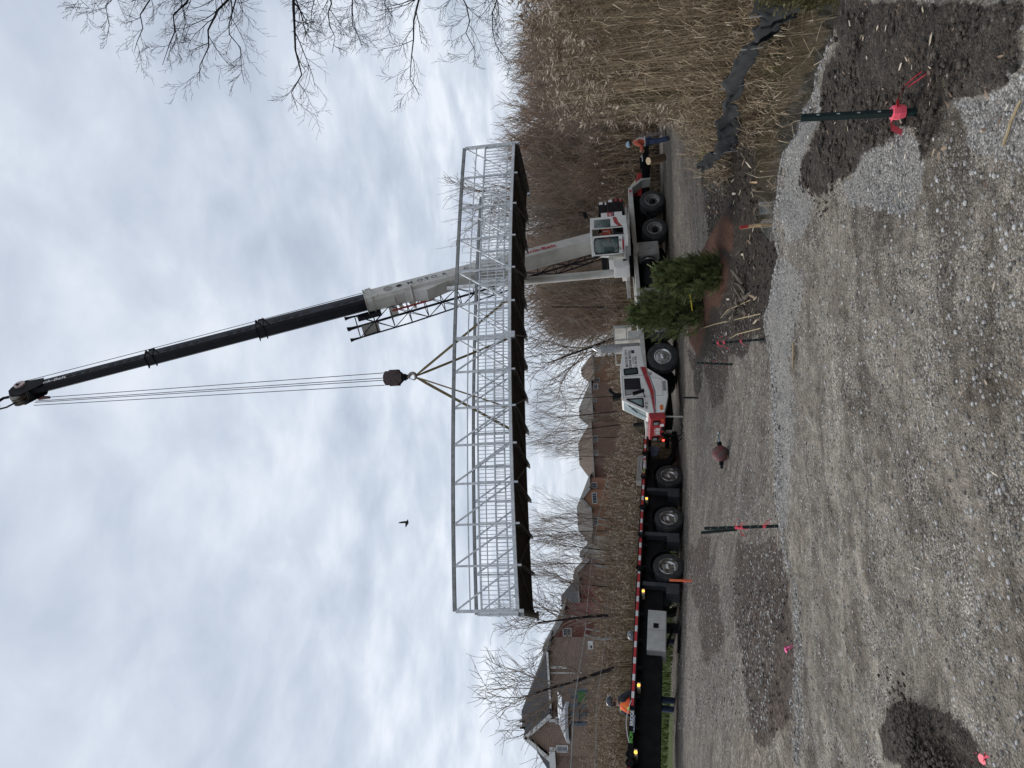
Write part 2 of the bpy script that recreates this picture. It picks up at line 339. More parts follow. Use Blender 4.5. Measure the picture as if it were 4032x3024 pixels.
    big_st=ramp(t,bw(v3.outputs['Color']),[(.86,(0,0,0)),(.9,(1,1,1))]); bsm=mth(t,'MULTIPLY',big_st,ramp(t,v3.outputs['Distance'],[(.22,(1,1,1)),(.3,(0,0,0))]))
    g=mixc(t,mth(t,'MULTIPLY',bsm,.5),g,(.42,.41,.39))
    sp_=ramp(t,noise(t,pos,17,3,.8),[(.34,(.45,.42,.40)),(.50,(1.,.97,.94)),(.64,(1.75,1.74,1.70))]);far_=ramp(t,mth(t,'MULTIPLY',mth(t,'SUBTRACT',sx.outputs[1],6.5),.4),[(0,(0,0,0)),(1,(1,1,1))])
    g=mixc(t,far_,g,mixc(t,1.,g,sp_,'MULTIPLY'))
    g=mixc(t,1.,g,ramp(t,noise(t,pos,9,6,.75),[(.30,(.52,.49,.46)),(.50,(1.,.97,.93)),(.68,(1.45,1.42,1.36))]),'MULTIPLY')
    g=mixc(t,1.,g,ramp(t,noise(t,pos,1.7,6,.7,.5),[(.34,(.62,.58,.54)),(.52,(1.03,1.01,.98)),(.66,(1.26,1.25,1.22))]),'MULTIPLY')
    mpp=N(t,'ShaderNodeMapping');mpp.inputs['Scale'].default_value=(.16,1.5,1.);mpp.inputs['Rotation'].default_value=(0,0,R(4));lk(t,pos,mpp.inputs[0])
    g=mixc(t,1.,g,ramp(t,noise(t,mpp.outputs[0],1.6,5,.65,.35),[(.34,(.60,.57,.54)),(.47,(.98,.96,.94)),(.56,(1.03,1.02,1.0)),(.68,(1.32,1.31,1.29))]),'MULTIPLY')
    # brown-red dusty tracts on the lot
    lot=mth(t,'MULTIPLY',ramp(t,mth(t,'MULTIPLY',mth(t,'SUBTRACT',sx.outputs[1],8.),.25),[(0,(0,0,0)),(1,(1,1,1))]),ramp(t,noise(t,pos,.33,4,.6,.3),[(.44,(0,0,0)),(.58,(1,1,1))]))
    g=mixc(t,mth(t,'MULTIPLY',lot,.6),g,mixc(t,.5,g,(.10,.065,.055)))
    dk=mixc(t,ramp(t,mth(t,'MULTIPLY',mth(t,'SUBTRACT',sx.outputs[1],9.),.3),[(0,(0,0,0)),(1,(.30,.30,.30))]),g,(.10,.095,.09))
    def at(n): a=N(t,'ShaderNodeAttribute',attribute_name=n);return a.outputs['Fac']
    emx=mth(t,'ADD',mth(t,'ADD',mth(t,'MULTIPLY',fin,.35),mth(t,'MULTIPLY',noise(t,pos,4.5,5,.7),.35)),mth(t,'MULTIPLY',noise(t,pos,1.4,5,.7),.3))
    def edge(a,s): return ramp(t,mth(t,'ADD',at(a),mth(t,'MULTIPLY',mth(t,'SUBTRACT',emx,.5),s*3.2)),[(.38,(0,0,0)),(.62,(1,1,1))])
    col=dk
    wg=mixc(t,ramp(t,v1.outputs['Distance'],[(.3,(0,0,0)),(.8,(.7,.7,.7))]),ramp(t,bw(v1.outputs['Color']),[(0,(.15,.145,.135)),(.5,(.31,.305,.29)),(1,(.56,.555,.54))]),(.11,.105,.095))
    col=mixc(t,mth(t,'MULTIPLY',edge('white',1.2),.62),col,wg)
    mudc=ramp(t,noise(t,pos,22,6,.7),[(.3,(.012,.009,.007)),(.5,(.033,.025,.019)),(.68,(.085,.067,.052))])
    mudc=mixc(t,1.,mudc,ramp(t,bw(v2.outputs['Color']),[(0,(.35,.35,.35)),(.6,(1.,1.,1.)),(1,(2.1,2.0,1.9))]),'MULTIPLY')
    mudc=mixc(t,mth(t,'MULTIPLY',bsm,.35),mudc,(.3,.28,.25))
    col=mixc(t,mth(t,'MULTIPLY',edge('mud',1.2),.93),col,mudc)
    brc=ramp(t,noise(t,pos,16,6,.75),[(.32,(.022,.015,.011)),(.5,(.058,.041,.032)),(.66,(.14,.108,.085))])
    brc=mixc(t,1.,brc,sp_,'MULTIPLY')
    col=mixc(t,mth(t,'MULTIPLY',edge('brown',1.3),.88),col,brc)
    mul=ramp(t,noise(t,pos,30,6,.7),[(.3,(.035,.017,.011)),(.5,(.10,.047,.03)),(.7,(.19,.10,.065))])
    col=mixc(t,edge('mulch',.35),col,mul)
    gr=ramp(t,noise(t,pos,18,5,.7),[(.3,(.03,.045,.012)),(.6,(.11,.14,.035)),(.75,(.17,.19,.06))])
    col=mixc(t,edge('grass',.8),col,gr)
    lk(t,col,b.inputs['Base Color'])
    bn=N(t,'ShaderNodeBump');bn.inputs['Strength'].default_value=.9;bn.inputs['Distance'].default_value=.012
    h=mth(t,'ADD',mth(t,'MULTIPLY',mth(t,'SUBTRACT',1.,v1.outputs['Distance']),.8),mth(t,'ADD',mth(t,'MULTIPLY',fin,.8),mth(t,'MULTIPLY',bsm,1.2)))
    lk(t,h,bn.inputs['Height']);b2=N(t,'ShaderNodeBump');b2.inputs['Strength'].default_value=.7;b2.inputs['Distance'].default_value=.10;lk(t,noise(t,pos,3.5,5,.65),b2.inputs['Height']);lk(t,bn.outputs[0],b2.inputs['Normal']);lk(t,b2.outputs[0],b.inputs['Normal'])
    me.materials.append(m);o=link('ground',me);tag(o,'gravel and dirt ground of the work site','ground',kind='structure')
ground()
# water in the ditch
wm=mat('ditch water',(.045,.040,.027),.04,0,spec=1.,bump=.035,bscale=9); wm.node_tree.nodes['Principled BSDF'].inputs['IOR'].default_value=3.2
mb=MB(); ws=[(2.0,8.6),(4.6,6.2),(9.5,5.6),(9.5,9.2),(6.3,9.9),(5.6,11.6),(5.0,13.4),(3.4,14.2),(2.2,13.4),(1.4,10.6)]
mb.add([(x,y,-1.24) for x,y in ws],[tuple(range(len(ws)))]); o=mb.ob('water',wm); tag(o,'shallow standing water in the muddy ditch','water',kind='structure')
# ---------------------------------------------------------------- wheels
def wheel_meshes(kind):   # axle along +Y (outer face at y=0, tyre goes to -y)
    F=fr((0,0,0),(1,0,0),(0,0,-1))   # frame z -> +Y
    r,wd,rr={'front':(.575,.42,.31),'dual':(.525,.27,.30),'trailer':(.515,.27,.305)}[kind]
    t=MB(); s=wd/2
    prof=[(rr-.005,-.03),(rr+.02,-.005),(r*.80,.0),(r*.93,-.012),(r*.985,-.035),(r,-.06)]
    for k in range(1,5):
        h=-.06-(wd-.12)*k/5; prof+=[(r,h+.012),(r-.012,h+.006),(r-.012,h-.006),(r,h-.012)]
    prof+=[(r,-wd+.06),(r*.985,-wd+.035),(r*.93,-wd+.012),(r*.8,-wd),(rr,-wd+.02),(rr,-.03)]
    t.lathe(prof,40,F)
    if kind=='front':      # lugged shoulder
        for k in range(40):
            a=2*math.pi*k/40;c=np.array([math.cos(a),0,math.sin(a)]);tg=np.array([-math.sin(a),0,math.cos(a)])
            for y in (-.04,-wd+.04): t.beam(c*(r-.06)+[0,y,0],c*(r+.006)+[0,y-.02 if y>-.1 else y+.02,0],.05,.07,up=tg)
    q=MB()
    if kind=='front': q.lathe([(rr,-.045),(rr+.012,-.012),(rr-.005,-.005),(rr-.025,-.03),(rr-.05,-.045),(.20,-.035),(.13,-.03),(.128,.0)],32,F)
    else: q.lathe([(rr,-.05),(rr+.012,-.012),(rr-.004,-.004),(rr-.02,-.03),(rr-.035,-.13),(rr-.07,-.16),(.20,-.165),(.12,-.155)],32,F)
    d=MB()
    for k in range(10):
        a=2*math.pi*(k+.3)/10; y0=-.034 if kind=='front' else -.158
        if kind=='trailer' and k%2: continue
        R_=.225 if kind!='trailer' else .205; sz=.017 if kind=='front' else .032
        d.lathe([(0,.003),(sz,.003),(sz,0)],10,fr((R_*math.cos(a),y0,R_*math.sin(a)),(1,0,0),(0,0,-1)))
    hb=MB(); hy={'front':.05,'dual':-.05,'trailer':.0}[kind]
    hb.lathe([(.13,-.16),(.125,hy-.05),(.10,hy-.015),(.06,hy),(.0,hy+.004)],20,F)
    for k in range(10):
        a=2*math.pi*k/10; y0=-.02 if kind=='front' else -.15
        hb.lathe([(.016,y0),(.016,y0+.03),(0,y0+.034)],6,fr((.165*math.cos(a),0,.165*math.sin(a)),(1,0,0),(0,0,-1)))
    ba=MB(); ba.lathe([(.0,-.18),(rr,-.18)],24,F)
    return dict(tyre=t.mesh('tyre',RUB,True),rim=q.mesh('rim',{'front':ALU,'dual':RIMG,'trailer':RIMT}[kind],True),holes=d.mesh('hand_hole',DARK),hub=hb.mesh('wheel',{'front':ALU,'dual':BLACK,'trailer':RIMT}[kind],True),back=ba.mesh('brake_drum',DARK))
RIMT=mat('dirty polished rim',(.55,.54,.52),.3,.75,(.20,.16,.12),8,(.45,.62))
WM={k:wheel_meshes(k) for k in ('front','dual','trailer')}
def wheel(parent,kind,x,y,z,flip=False,sub=True):
    o=link('wheel',WM[kind]['hub'],parent,loc=(x,y,z))
    if flip: o.rotation_euler=(0,0,math.pi)
    link('tyre',WM[kind]['tyre'],o)
    if sub:
        link('rim',WM[kind]['rim'],o); link('hand_hole',WM[kind]['holes'],o); link('brake_drum',WM[kind]['back'],o)
    return o
# ---------------------------------------------------------------- crane
TH=R(26.5); CP=P(2568,785,30.3)[:2]; CZR=-.93
crane=thing('mobile_crane','white and red truck crane with tall black boom raised behind the hanging bridge','crane',(CP[0],CP[1],CZR),(0,0,math.atan2(-math.sin(TH),-math.cos(TH))))
CW=Matrix.Translation((CP[0],CP[1],CZR))@Matrix.Rotation(math.atan2(-math.sin(TH),-math.cos(TH)),4,'Z'); CI=CW.inverted()
K=Matrix.Translation((0,0,-CZR))      # world heights inside the crane frame
def cm(): return MB(K)
def side(mb,pts,th=.006,lat=0.,thick_in=False):
    f=fr((0,lat,0),(-1,0,0),(0,0,1)); return mb.prism([(-s,z) for s,z in pts],f,th)
ch=cm().box((-.9,-1.9,-.42),(9.8,-.75,.40)); ch.box((-.2,-2.4,-.3),(2.1,-.3,-.1)).box((6.3,-2.4,-.25),(8,-.3,-.05)); ch.ob('chassis',BLACK,crane)
dk=cm().box((-.75,-2.55,.42),(2.75,0,.60)).box((2.75,-2.55,.44),(7.95,-.02,.60)); side(dk,[(-.75,.6),(-.75,.42),(-1.12,-.02),(-1.12,-.38),(-1.22,-.38),(-1.22,.02)],.5,-.5); side(dk,[(-.75,.6),(-.75,.42),(-1.12,-.02),(-1.12,-.38),(-1.22,-.38),(-1.22,.02)],.5,-2.55)
dk.ob('deck',LTG,crane,bevel=.012)
side(cm(),[(-.62,.56),(-.5,.56),(-.5,.47),(-.62,.47)],.012,0).ob('tail_light',REDLO,crane)
o=cm().box((2.15,-.62,-.44),(2.80,-.04,.40)).ob('tool_box',GREY,crane,bevel=.015); side(cm(),[(2.22,.33),(2.22,-.37),(2.73,-.37),(2.73,.33)],.014,-.04).ob('box_door',GREY,o); cm().lathe([(0,.03),(.06,.03),(.06,0)],12,fr((2.47,-.026,-.02),(1,0,0),(0,0,-1))).ob('latch',ALU,o)
q=side(cm(),[(2.24,.44),(2.24,.36),(2.68,.36),(2.68,.44)],.01,.0); q.ob('number_plate',LTG,crane)
t=cm(); t.tube([(2.86,-.34,.0),(3.05,-.34,.0),(3.06,-.34,.0),(4.2,-.34,.0)],[.26,.26,.27,.27],20); o=t.ob('air_tank',BLACK,crane,True); cm().tube([(2.93,-.34,0),(2.99,-.34,0)],.275,20).ob('tank_band',ALU,o,True)
cm().box((4.4,-.6,-.3),(6.0,-.06,.4)).ob('side_box',GREY,crane,bevel=.02)
# rear outrigger and red tail
rb=cm().box((-1.55,-2.45,-.03),(-1.22,-.02,.17)); side(rb,[(-1.22,.17),(-1.55,.17),(-1.0,.58),(-.9,.58)],.9,-1.2); side(rb,[(-1.22,.17),(-1.55,.17),(-1.0,.58),(-.9,.58)],.3,-2.4); rb.ob('tail_body',RED,crane,bevel=.01)
side(cm(),[(-1.28,.24),(-1.42,.24),(-1.14,.46),(-1.0,.46)],.012,-.29).ob('warning_plate',mat('cream label',(.62,.55,.36),.6),crane)
og=cm().box((-1.62,-2.55,-.36),(-1.25,.55,-.02)); og.box((-1.66,.55,-.38),(-1.21,.8,.06)); og.box((-1.58,.8,-.30),(-1.29,2.2,-.06)); og.ob('rear_outrigger',BLACK,crane,bevel=.01)
j=cm(); j.tube([(-1.43,2.25,.1),(-1.43,2.25,-.85)],.08,10); j.lathe([(0,-.88),(.26,-.88),(.26,-.82),(.1,-.8)],16,fr((-1.43,2.25,0),(1,0,0),(0,1,0))); j.ob('outrigger_jack',BARE,crane); cm().tube([(-1.43,-2.7,.1),(-1.43,-2.7,-.9)],.08,10).ob('outrigger_jack',BARE,crane)
fo=cm().box((5.95,-2.6,-.34),(6.28,.2,.0)); fo.tube([(6.1,.3,.1),(6.1,.3,-.78)],.07,10); fo.ob('front_outrigger',BLACK,crane,bevel=.01)
j=cm().box((-1.47,.9,-.2),(-1.30,.98,-.04)); j.box((-1.60,.83,-.1),(-1.585,.95,0)); j.ob('reflector_tag',TXTW,crane)
for s_,kd,zc in ((0,'dual',-.37),(1.50,'dual',-.36),(6.18,'front',-.19),(7.55,'front',-.19)):
    wheel(crane,kd,s_,.0,zc-CZR); wheel(crane,kd,s_,-2.5,zc-CZR,True,False)
    if kd=='dual': wheel(crane,kd,s_,-.31,zc-CZR,False,False); wheel(crane,kd,s_,-2.2,zc-CZR,True,False)
# rack and muffler
rk=cm()
for a,b in (((6.06,.60),(6.06,1.57)),((6.06,1.57),(6.66,1.57)),((6.66,1.57),(6.66,.60)),((6.06,1.1),(6.66,1.1))):
    for la in (-.12,-2.2): rk.beam((a[0],la,a[1]),(b[0],la,b[1]),.05)
rk.box((6.10,-2.2,.9),(6.16,-.1,1.56)); rk.box((6.3,-.5,.62),(6.62,-.1,1.05)); rk.ob('cab_guard',LTG,crane)
mf=cm(); mf.tube([(6.92,-.30,.62),(6.92,-.30,2.12)],.165,20); o=mf.ob('muffler',mat('perforated heat shield',(.42,.42,.43),.4,.7,(.20,.20,.21),38,(.45,.55)),crane,True)
cm().tube([(6.94,-.30,2.12),(6.94,-.30,2.22),(6.90,-.30,2.30),(6.80,-.30,2.38)],[.085,.085,.09,.095],14).ob('exhaust_tip',ALU,o,True)
# carrier cab
cab=side(cm(),[(7.03,.60),(7.93,.52),(8.0,.43),(8.58,-.27),(9.22,-.25),(9.86,-.06),(9.86,.52),(9.3,1.44),(8.02,1.44),(7.03,1.27)],.88,-.88).ob('carrier_cab',WHITE,crane,bevel=.03)
def sp(name,pts,m,lat=.003,th=.005,par=None,bev=0): return side(cm(),pts,th,lat).ob(name,m,par or cab,bevel=bev)
def ring(mb,pts,wd,lat,th): 
    n=len(pts)
    for i in range(n):
        a=pts[i];b=pts[(i+1)%n]; mb.beam((a[0],lat,a[1]),(b[0],lat,b[1]),wd,th,up=(0,1,0))
sp('engine_panel',[(7.12,1.22),(7.12,.70),(7.92,.70),(7.94,1.30)],WHITE,.001,.008)
sp('stripe_edge',[(7.95,.70),(8.45,.57),(9.0,.42),(9.86,.33),(9.86,.24),(9.0,.20),(8.62,.29),(8.0,.44)],NAVY,.0015,.003)
sp('stripe_trim',[(7.95,.69),(8.45,.56),(9.0,.41),(9.86,.325),(9.86,.265),(9.0,.24),(8.62,.32),(7.98,.46)],TXTW,.0025,.003)
sp('stripe',[(7.95,.675),(8.45,.545),(9.0,.395),(9.86,.315),(9.86,.275),(9.0,.255),(8.62,.34),(7.97,.475)],RED,.0035,.003)
dr=cm(); ring(dr,[(8.33,1.38),(8.30,.70),(8.50,-.05),(9.18,-.06),(9.19,1.38)],.012,.004,.006); dr.ob('door_seam',GREY,cab)
def win(name,pts,m,fw=.035):
    o=sp(name,pts,m,.004,.006); r_=cm(); ring(r_,pts,fw,.01,.016); r_.ob('window_seal',BLACK,o); return o
win('rear_side_window',[(8.02,1.29),(7.99,.81),(8.23,.79),(8.26,1.28)],GLASS,.05)
o=win('door_window',[(8.42,1.31),(8.43,.74),(9.03,.71),(9.11,1.31)],DKW,.012); sp('window_blind',[(8.88,1.29),(8.9,.73),(9.03,.73),(9.10,1.29)],GREY,.0105,.003,o)
win('corner_window',[(9.27,1.27),(9.27,.68),(9.63,.68)],GLASSL,.05)
# windscreen on the sloping front
wf=fr((9.86,-.44,.52-CZR),(0,1,0),(9.30-9.86,0,1.44-.52))
ws_=MB(); ws_.prism([(-.37,.10),(.37,.10),(.37,1.0),(-.37,1.0)],wf,.008); o=ws_.ob('windscreen',GLASSL,cab); ws_=MB()
A_=np.array(wf)
def wpt(x,y,z=.03): return (A_@np.array([x,y,z,1]))[:3]
ws_.tube([wpt(.05,.05),wpt(.12,.45,.04),wpt(.25,.62,.02)],.012,5); ws_.beam(wpt(.02,.45,.02),wpt(.3,.8,.02),.02); ws_.ob('wiper',BLACK,o)
mr=cm(); mr.beam((9.18,.26,1.03),(9.06,.26,.62),.16,.09,up=(1,0,0)); mr.tube([(9.22,.0,.62),(9.24,.2,.62),(9.15,.26,.66)],.018,6); mr.ob('mirror',BLACK,cab,bevel=.02)
mr=cm(); mr.beam((9.75,-1.35,1.05),(9.75,-1.3,.70),.2,.1,up=(1,0,0)); mr.tube([(9.6,-.8,.8),(9.7,-1.25,.9)],.02,6); mr.ob('far_mirror',BLACK,cab,bevel=.02)
ac=cm(); ac.tube([(8.95,-.3,1.45),(8.9,-.3,1.70),(8.80,-.3,1.82),(8.68,-.3,1.86)],.075,8); ac.beam((9.05,-.3,1.5),(9.05,-.3,1.78),.14,.2); ac.ob('air_intake',BLACK,cab,True)
sp('step_recess',[(8.60,-.08),(8.60,-.20),(9.0,-.20),(9.0,-.08)],GREY,.002,.006); sp('vent',[(8.20,.44),(8.20,.28),(8.33,.28),(8.33,.44)],GREY,.004,.01)
sp('side_marker',[(9.58,.09),(9.58,-.02),(9.76,-.02),(9.76,.09)],AMBO,.003,.03); sp('sticker',[(9.6,.24),(9.6,.16),(9.74,.16),(9.74,.24)],TXTW,.003,.003)
def stext(s_,sz,x,z,m=TXTB,par=cab,al='LEFT',sx=1.,lat=.010,name='lettering',bold=0): return text(name,s_,sz,fr((x,lat,z-CZR),(-1,0,0),(0,0,1)),m,par,.003,al,sx,bold)
stext('MOTOR CITY',.125,7.93,1.13,bold=.003,sx=.98); stext('CRANE RENTAL',.125,7.97,1.00,sx=.84,bold=.003); stext('SCHAVISON',.075,7.82,.90,sx=.75); stext('C 436 0500',.10,7.93,.80,sx=.92,bold=.002)
sp('emblem',[(7.22,.98),(7.22,.86),(7.36,.86),(7.36,.98)],NAVY,.006,.004); stext('Nº 21',.13,9.68,.52,sx=.85,bold=.003)
# front bumper
bp=cm(); bp.add([(9.87,0,.52),(9.87,-2.15,.52),(10.10,-.03,.47),(10.10,-2.1,.47),(9.87,0,-.06),(9.87,-2.15,-.06),(10.10,-.03,-.08),(10.10,-2.1,-.08)],[(0,1,3,2),(4,6,7,5),(0,2,6,4),(1,5,7,3),(2,3,7,6),(0,4,5,1)]); bm=bp.ob('front_bumper',RED,crane,bevel=.02)
cm().box((8.3,-2.2,.35),(9.9,-.92,.60)).ob('front_deck',LTG,crane,bevel=.02)
for y0 in (-.38,-1.92):
    cm().box((10.095,y0-.17,.14),(10.14,y0+.17,.38)).ob('headlight_housing',BLACK,bm); o=cm().box((10.14,y0-.11,.18),(10.15,y0+.11,.34)).ob('headlight',LENS,bm)
for y0 in (-.13,-2.0): cm().lathe([(0,.03),(.05,.02),(.05,0)],10,fr((10.10,y0,.02-0),(0,1,0),(0,0,1))).ob('turn_signal',AMBO,bm)
text('lettering','Link-Belt',.30,fr((10.105,-1.60,.10-CZR),(0,1,0),(0,0,1)),TXTW,bm,.003,'LEFT',.66,.006)
cm().box((10.10,-.75,-.03),(10.115,-.52,.10)).ob('licence_plate',TXTW,bm)
hs=cm()
for y0 in (-.9,-1.45): hs.tube([(10.1,y0,-.02),(10.25,y0,-.05),(10.4,y0-.03,-.3),(10.42,y0-.1,-.6),(10.2,y0-.2,-.78),(9.9,y0-.2,-.72)],.022,6); hs.box((10.08,y0-.07,-.08),(10.2,y0+.07,.04))
hs.ob('air_hose',BLACK,crane,True); cm().tube([(9.9,-.3,-.05),(9.95,-.3,-.72)],.03,8).ob('front_jack',LTG,crane)
# ---- upper works
cxy=np.array([5.0,30.0]); ux=np.array([-.61,-.79]); ux/=np.linalg.norm(ux)
UW=fr((cxy[0],cxy[1],0),(ux[0],ux[1],0),(-ux[1],ux[0],0)); UL=CI@UW
def um(): return MB(UL)
um().lathe([(0,.78),(.78,.78),(.78,.61),(.85,.61),(.85,.58)],36).ob('turntable',BLACK,crane)
um().box((-2.7,-1.15,.79),(1.35,1.2,.93)).box((-1.2,.85,.72),(1.38,1.8,.80)).ob('upper_deck',GREY,crane,bevel=.01)
CAB=um(); b0,b1,a0,a1,zb,zt=.87,1.73,-.55,1.2,.93,2.28
CAB.box((a0,b0,zt-.08),(a1,b1,zt)).box((a0,b0,.80),(a1,b1,.95)).box((a0,b0,zb),(a0+.05,b1,zt-.08)).box((a0,b0,zb),(a1,b0+.04,1.35)).box((a0,b0,zb),(a0+.5,b0+.04,zt-.08))
CAB.box((a1-.05,b0,zb),(a1,b1,1.17)).box((a1-.05,b0,zb),(a1,b0+.06,zt-.08)).box((a1-.05,b1-.06,zb),(a1,b1,zt-.08)).box((a1-.05,b0+.06,zt-.14),(a1,b1-.06,zt-.08))
CAB.box((a0+.05,b1-.04,zb),(.50,b1,1.45)).box((a0+.05,b1-.04,1.45),(a0+.2,b1,zt-.08)).box((.44,b1-.04,1.45),(.50,b1,zt-.08)).box((a0+.2,b1-.04,zt-.16),(.44,b1,zt-.08))
uc=CAB.ob('operator_cab',WHITE,crane,bevel=.012)
CG=mat('cab glass',(.10,.17,.17),.05,0,spec=.9,alpha=.42)
um().box((a1-.02,b0+.06,1.17),(a1-.012,b1-.06,zt-.14)).ob('front_window',CG,uc); um().box((a0+.2,b1-.022,1.45),(.44,b1-.014,zt-.16)).ob('side_window',CG,uc); um().box((-.05,b0+.01,1.35),(a1-.05,b0+.02,zt-.08)).ob('far_window',CG,uc)
fw_=um(); pts=[(b0+.09,1.25),(b0+.09,2.05),(b0+.2,2.15),(b1-.2,2.15),(b1-.09,2.05),(b1-.09,1.25),(b1-.16,1.2),(b0+.16,1.2)]
for i in range(8):
    p_,q_=pts[i],pts[(i+1)%8]; fw_.beam((a1+.004,p_[0],p_[1]),(a1+.004,q_[0],q_[1]),.035,.012,up=(1,0,0))
fw_.tube([(a1+.03,b0+.35,1.13),(a1+.03,b0+.2,1.45),(a1+.03,b0+.15,1.7)],.012,5); fw_.ob('window_seal',BLACK,uc)
q=um(); q.add([(a0+.1,b1+.004,1.35),(a0+.1,b1+.004,1.20),(.05,b1+.004,1.13),(.46,b1+.004,.98),(.46,b1+.004,1.12),(.1,b1+.004,1.30)],[(0,1,2,5),(5,2,3,4)]); q.ob('stripe',RED,uc)
q=um().box((a1,b0+.12,.96),(a1+.012,b1-.12,1.04)); q.ob('front_stripe',RED,uc)
for bb in (b0+.08,b1-.2): um().box((a1,bb,.955),(a1+.03,bb+.13,1.045)).ob('work_light',LENS,uc)
um().box((a0+.2,b0+.2,.95),(a0+.75,b1-.2,1.35)).box((a0+.2,b0+.2,1.35),(a0+.35,b1-.2,1.95)).ob('operator_seat',BLACK,uc,bevel=.04)
q=um(); q.tube([(.52,b1+.03,1.0),(.52,b1+.05,1.05),(.52,b1+.05,1.6),(.52,b1+.02,1.65)],.012,6); q.tube([(1.12,b1+.03,1.0),(1.12,b1+.05,1.5)],.012,6); q.ob('grab_rail',BLACK,uc)
q=um(); q.beam((a0+.1,b1+.1,2.42),(a0+.1,b1+.35,2.50),.14,.14); q.tube([(a0+.1,b1-.1,2.28),(a0+.1,b1+.1,2.42)],.02,6); q.ob('mirror',BLACK,uc)
um().box((a1,b0+.2,1.08),(a1+.004,b0+.3,1.15)).box((a1,b1-.28,1.07),(a1+.004,b1-.18,1.15)).ob('warning_sticker',GREY,uc)
# machinery behind the cab
o=um().box((-1.36,.30,.93),(-.62,1.55,1.82)).ob('engine_cover',WHITE,crane,bevel=.03); um().box((-1.34,1.551,1.33),(-.63,1.556,1.56)).ob('stripe',RED,o); um().box((-1.34,1.551,1.27),(-.63,1.555,1.32)).ob('trim_line',NAVY,o)
text('lettering','HTC-8690',.15,UL@fr((-.65,1.557,1.39),(-1,0,0),(0,0,1)),TXTW,o,.002,'LEFT',.9)
q=um().box((-2.3,-1.1,.93),(-.9,-.5,1.6)); q.beam((-2.5,.55,1.0),(-1.9,.55,2.2),.12,.3,up=(0,1,0)); q.beam((-2.5,-.5,1.0),(-1.9,-.5,2.2),.12,.3,up=(0,1,0)); q.beam((-1.3,.52,.9),(-1.65,.52,2.3),.4,.09,up=(0,1,0)); q.beam((-1.3,-.52,.9),(-1.65,-.52,2.3),.4,.09,up=(0,1,0)); q.ob('boom_support',WHITE,crane,bevel=.01)
um().tube([(-2.1,-.5,1.5),(-2.1,.5,1.5)],.26,18).ob('winch_drum',BARE,crane,True)
for i,(z0,z1,x0,bb) in enumerate(((.84,1.04,-2.72,1.5),(1.05,1.26,-2.76,1.52),(1.27,1.52,-2.70,1.53),(1.53,1.68,-2.66,1.44),(1.69,1.93,-2.6,1.5))):
    o=um().box((x0,-bb,z0),(-1.40,bb,z1)).ob('counterweight_slab',BLACK,crane,bevel=.015)
    um().box((x0-.004,bb-.26,z0+.03),(x0,bb-.1,z1-.03)).box((x0+.03,bb,z0+.04),(x0+.28,bb+.004,z1-.04)).ob('warning_label',TXTW if i>1 else RED,o)
# front storage box
o=um().box((.95,.10,.80),(1.75,.62,1.42)).ob('storage_box',WHITE,crane,bevel=.02); um().box((1.75,.17,.88),(1.76,.55,1.34)).ob('box_lid',WHITE,o); um().box((1.2,.62,.93),(1.33,.64,1.05)).ob('latch',BLACK,o)
# ---- boom
Bb=Vector((-1.7,0,2.1)); Bt=UW.inverted()@Vector(P(140,1530,24.)); bd=(Bt-Bb).normalized(); BLEN=(Bt-Bb).length
BFW=UW@fr(Bb,bd,(0,1,0)); BF=CI@BFW; BA=np.array(BFW)
def bw_(x,y=0,z=0): return (BA@np.array([x,y,z,1]))[:3]
def bx(u,y=0,z=0):
    a,b=-1,28
    for _ in range(40):
        m=(a+b)/2
        if PR(bw_(m,y,z))[0]>u: a=m
        else: b=m
    return a
def bmm(): return MB(BF)
X1,X2,X3,X4=bx(1440),bx(1015),bx(580),bx(125)
SECS=[(-.5,X1,.70,.80,BOOMW),(X1-.5,X2,.54,.61,BOOMB),(X2-.4,X3,.44,.50,BOOMB),(X3-.4,X4,.36,.42,BOOMB)]
def boxsec(mb,x0,x1,w_,h):   # rounded-bottom box
    c=w_*.18; pr=[(-w_/2,h/2),(-w_/2,-h/2+c),(-w_/2+c,-h/2),(w_/2-c,-h/2),(w_/2,-h/2+c),(w_/2,h/2)]
    vs=[(x,y,z) for x in (x0,x1) for y,z in pr]; mb.add(vs,[tuple(range(5,-1,-1)),tuple(range(6,12))]+[(i,(i+1)%6,6+(i+1)%6,6+i) for i in range(6)])
secs=[]
for i,(x0,x1,w_,h,m) in enumerate(SECS):
    mb=bmm(); boxsec(mb,x0,x1,w_,h)
    for yy in (-w_*.22,w_*.22): mb.box((max(x0,0),yy-.008,-h/2-.006),(x1,yy+.008,-h/2))
    o=mb.ob('boom_section',m,crane,bevel=.008); secs.append(o)
    if i<3:
        c=bmm()
        for xx,e in ((x1-.32,.025),(x1-.02,.035)):
            for y0,y1,z0,z1 in ((-w_/2-e,w_/2+e,-h/2-e,-h/2),(-w_/2-e,w_/2+e,h/2,h/2+e),(-w_/2-e,-w_/2,-h/2,h/2),(w_/2,w_/2+e,-h/2,h/2)): c.box((xx,y0,z0),(xx+.03,y1,z1))
        c.beam((x1-.3,w_/2+.03,-h/2),(x1-.02,w_/2+.02,h/2+.04),.04,.06,up=(0,1,0)); c.beam((x1-.55,w_/2+.02,-h/2+.1),(x1-.3,w_/2+.02,h/2+.1),.03,.05,up=(0,1,0))
        c.box((x1-.3,-.1,h/2+.05),(x1-.1,w_/2,h/2+.14)); c.ob('boom_collar',BOOMW if i==0 else BLACK,o)
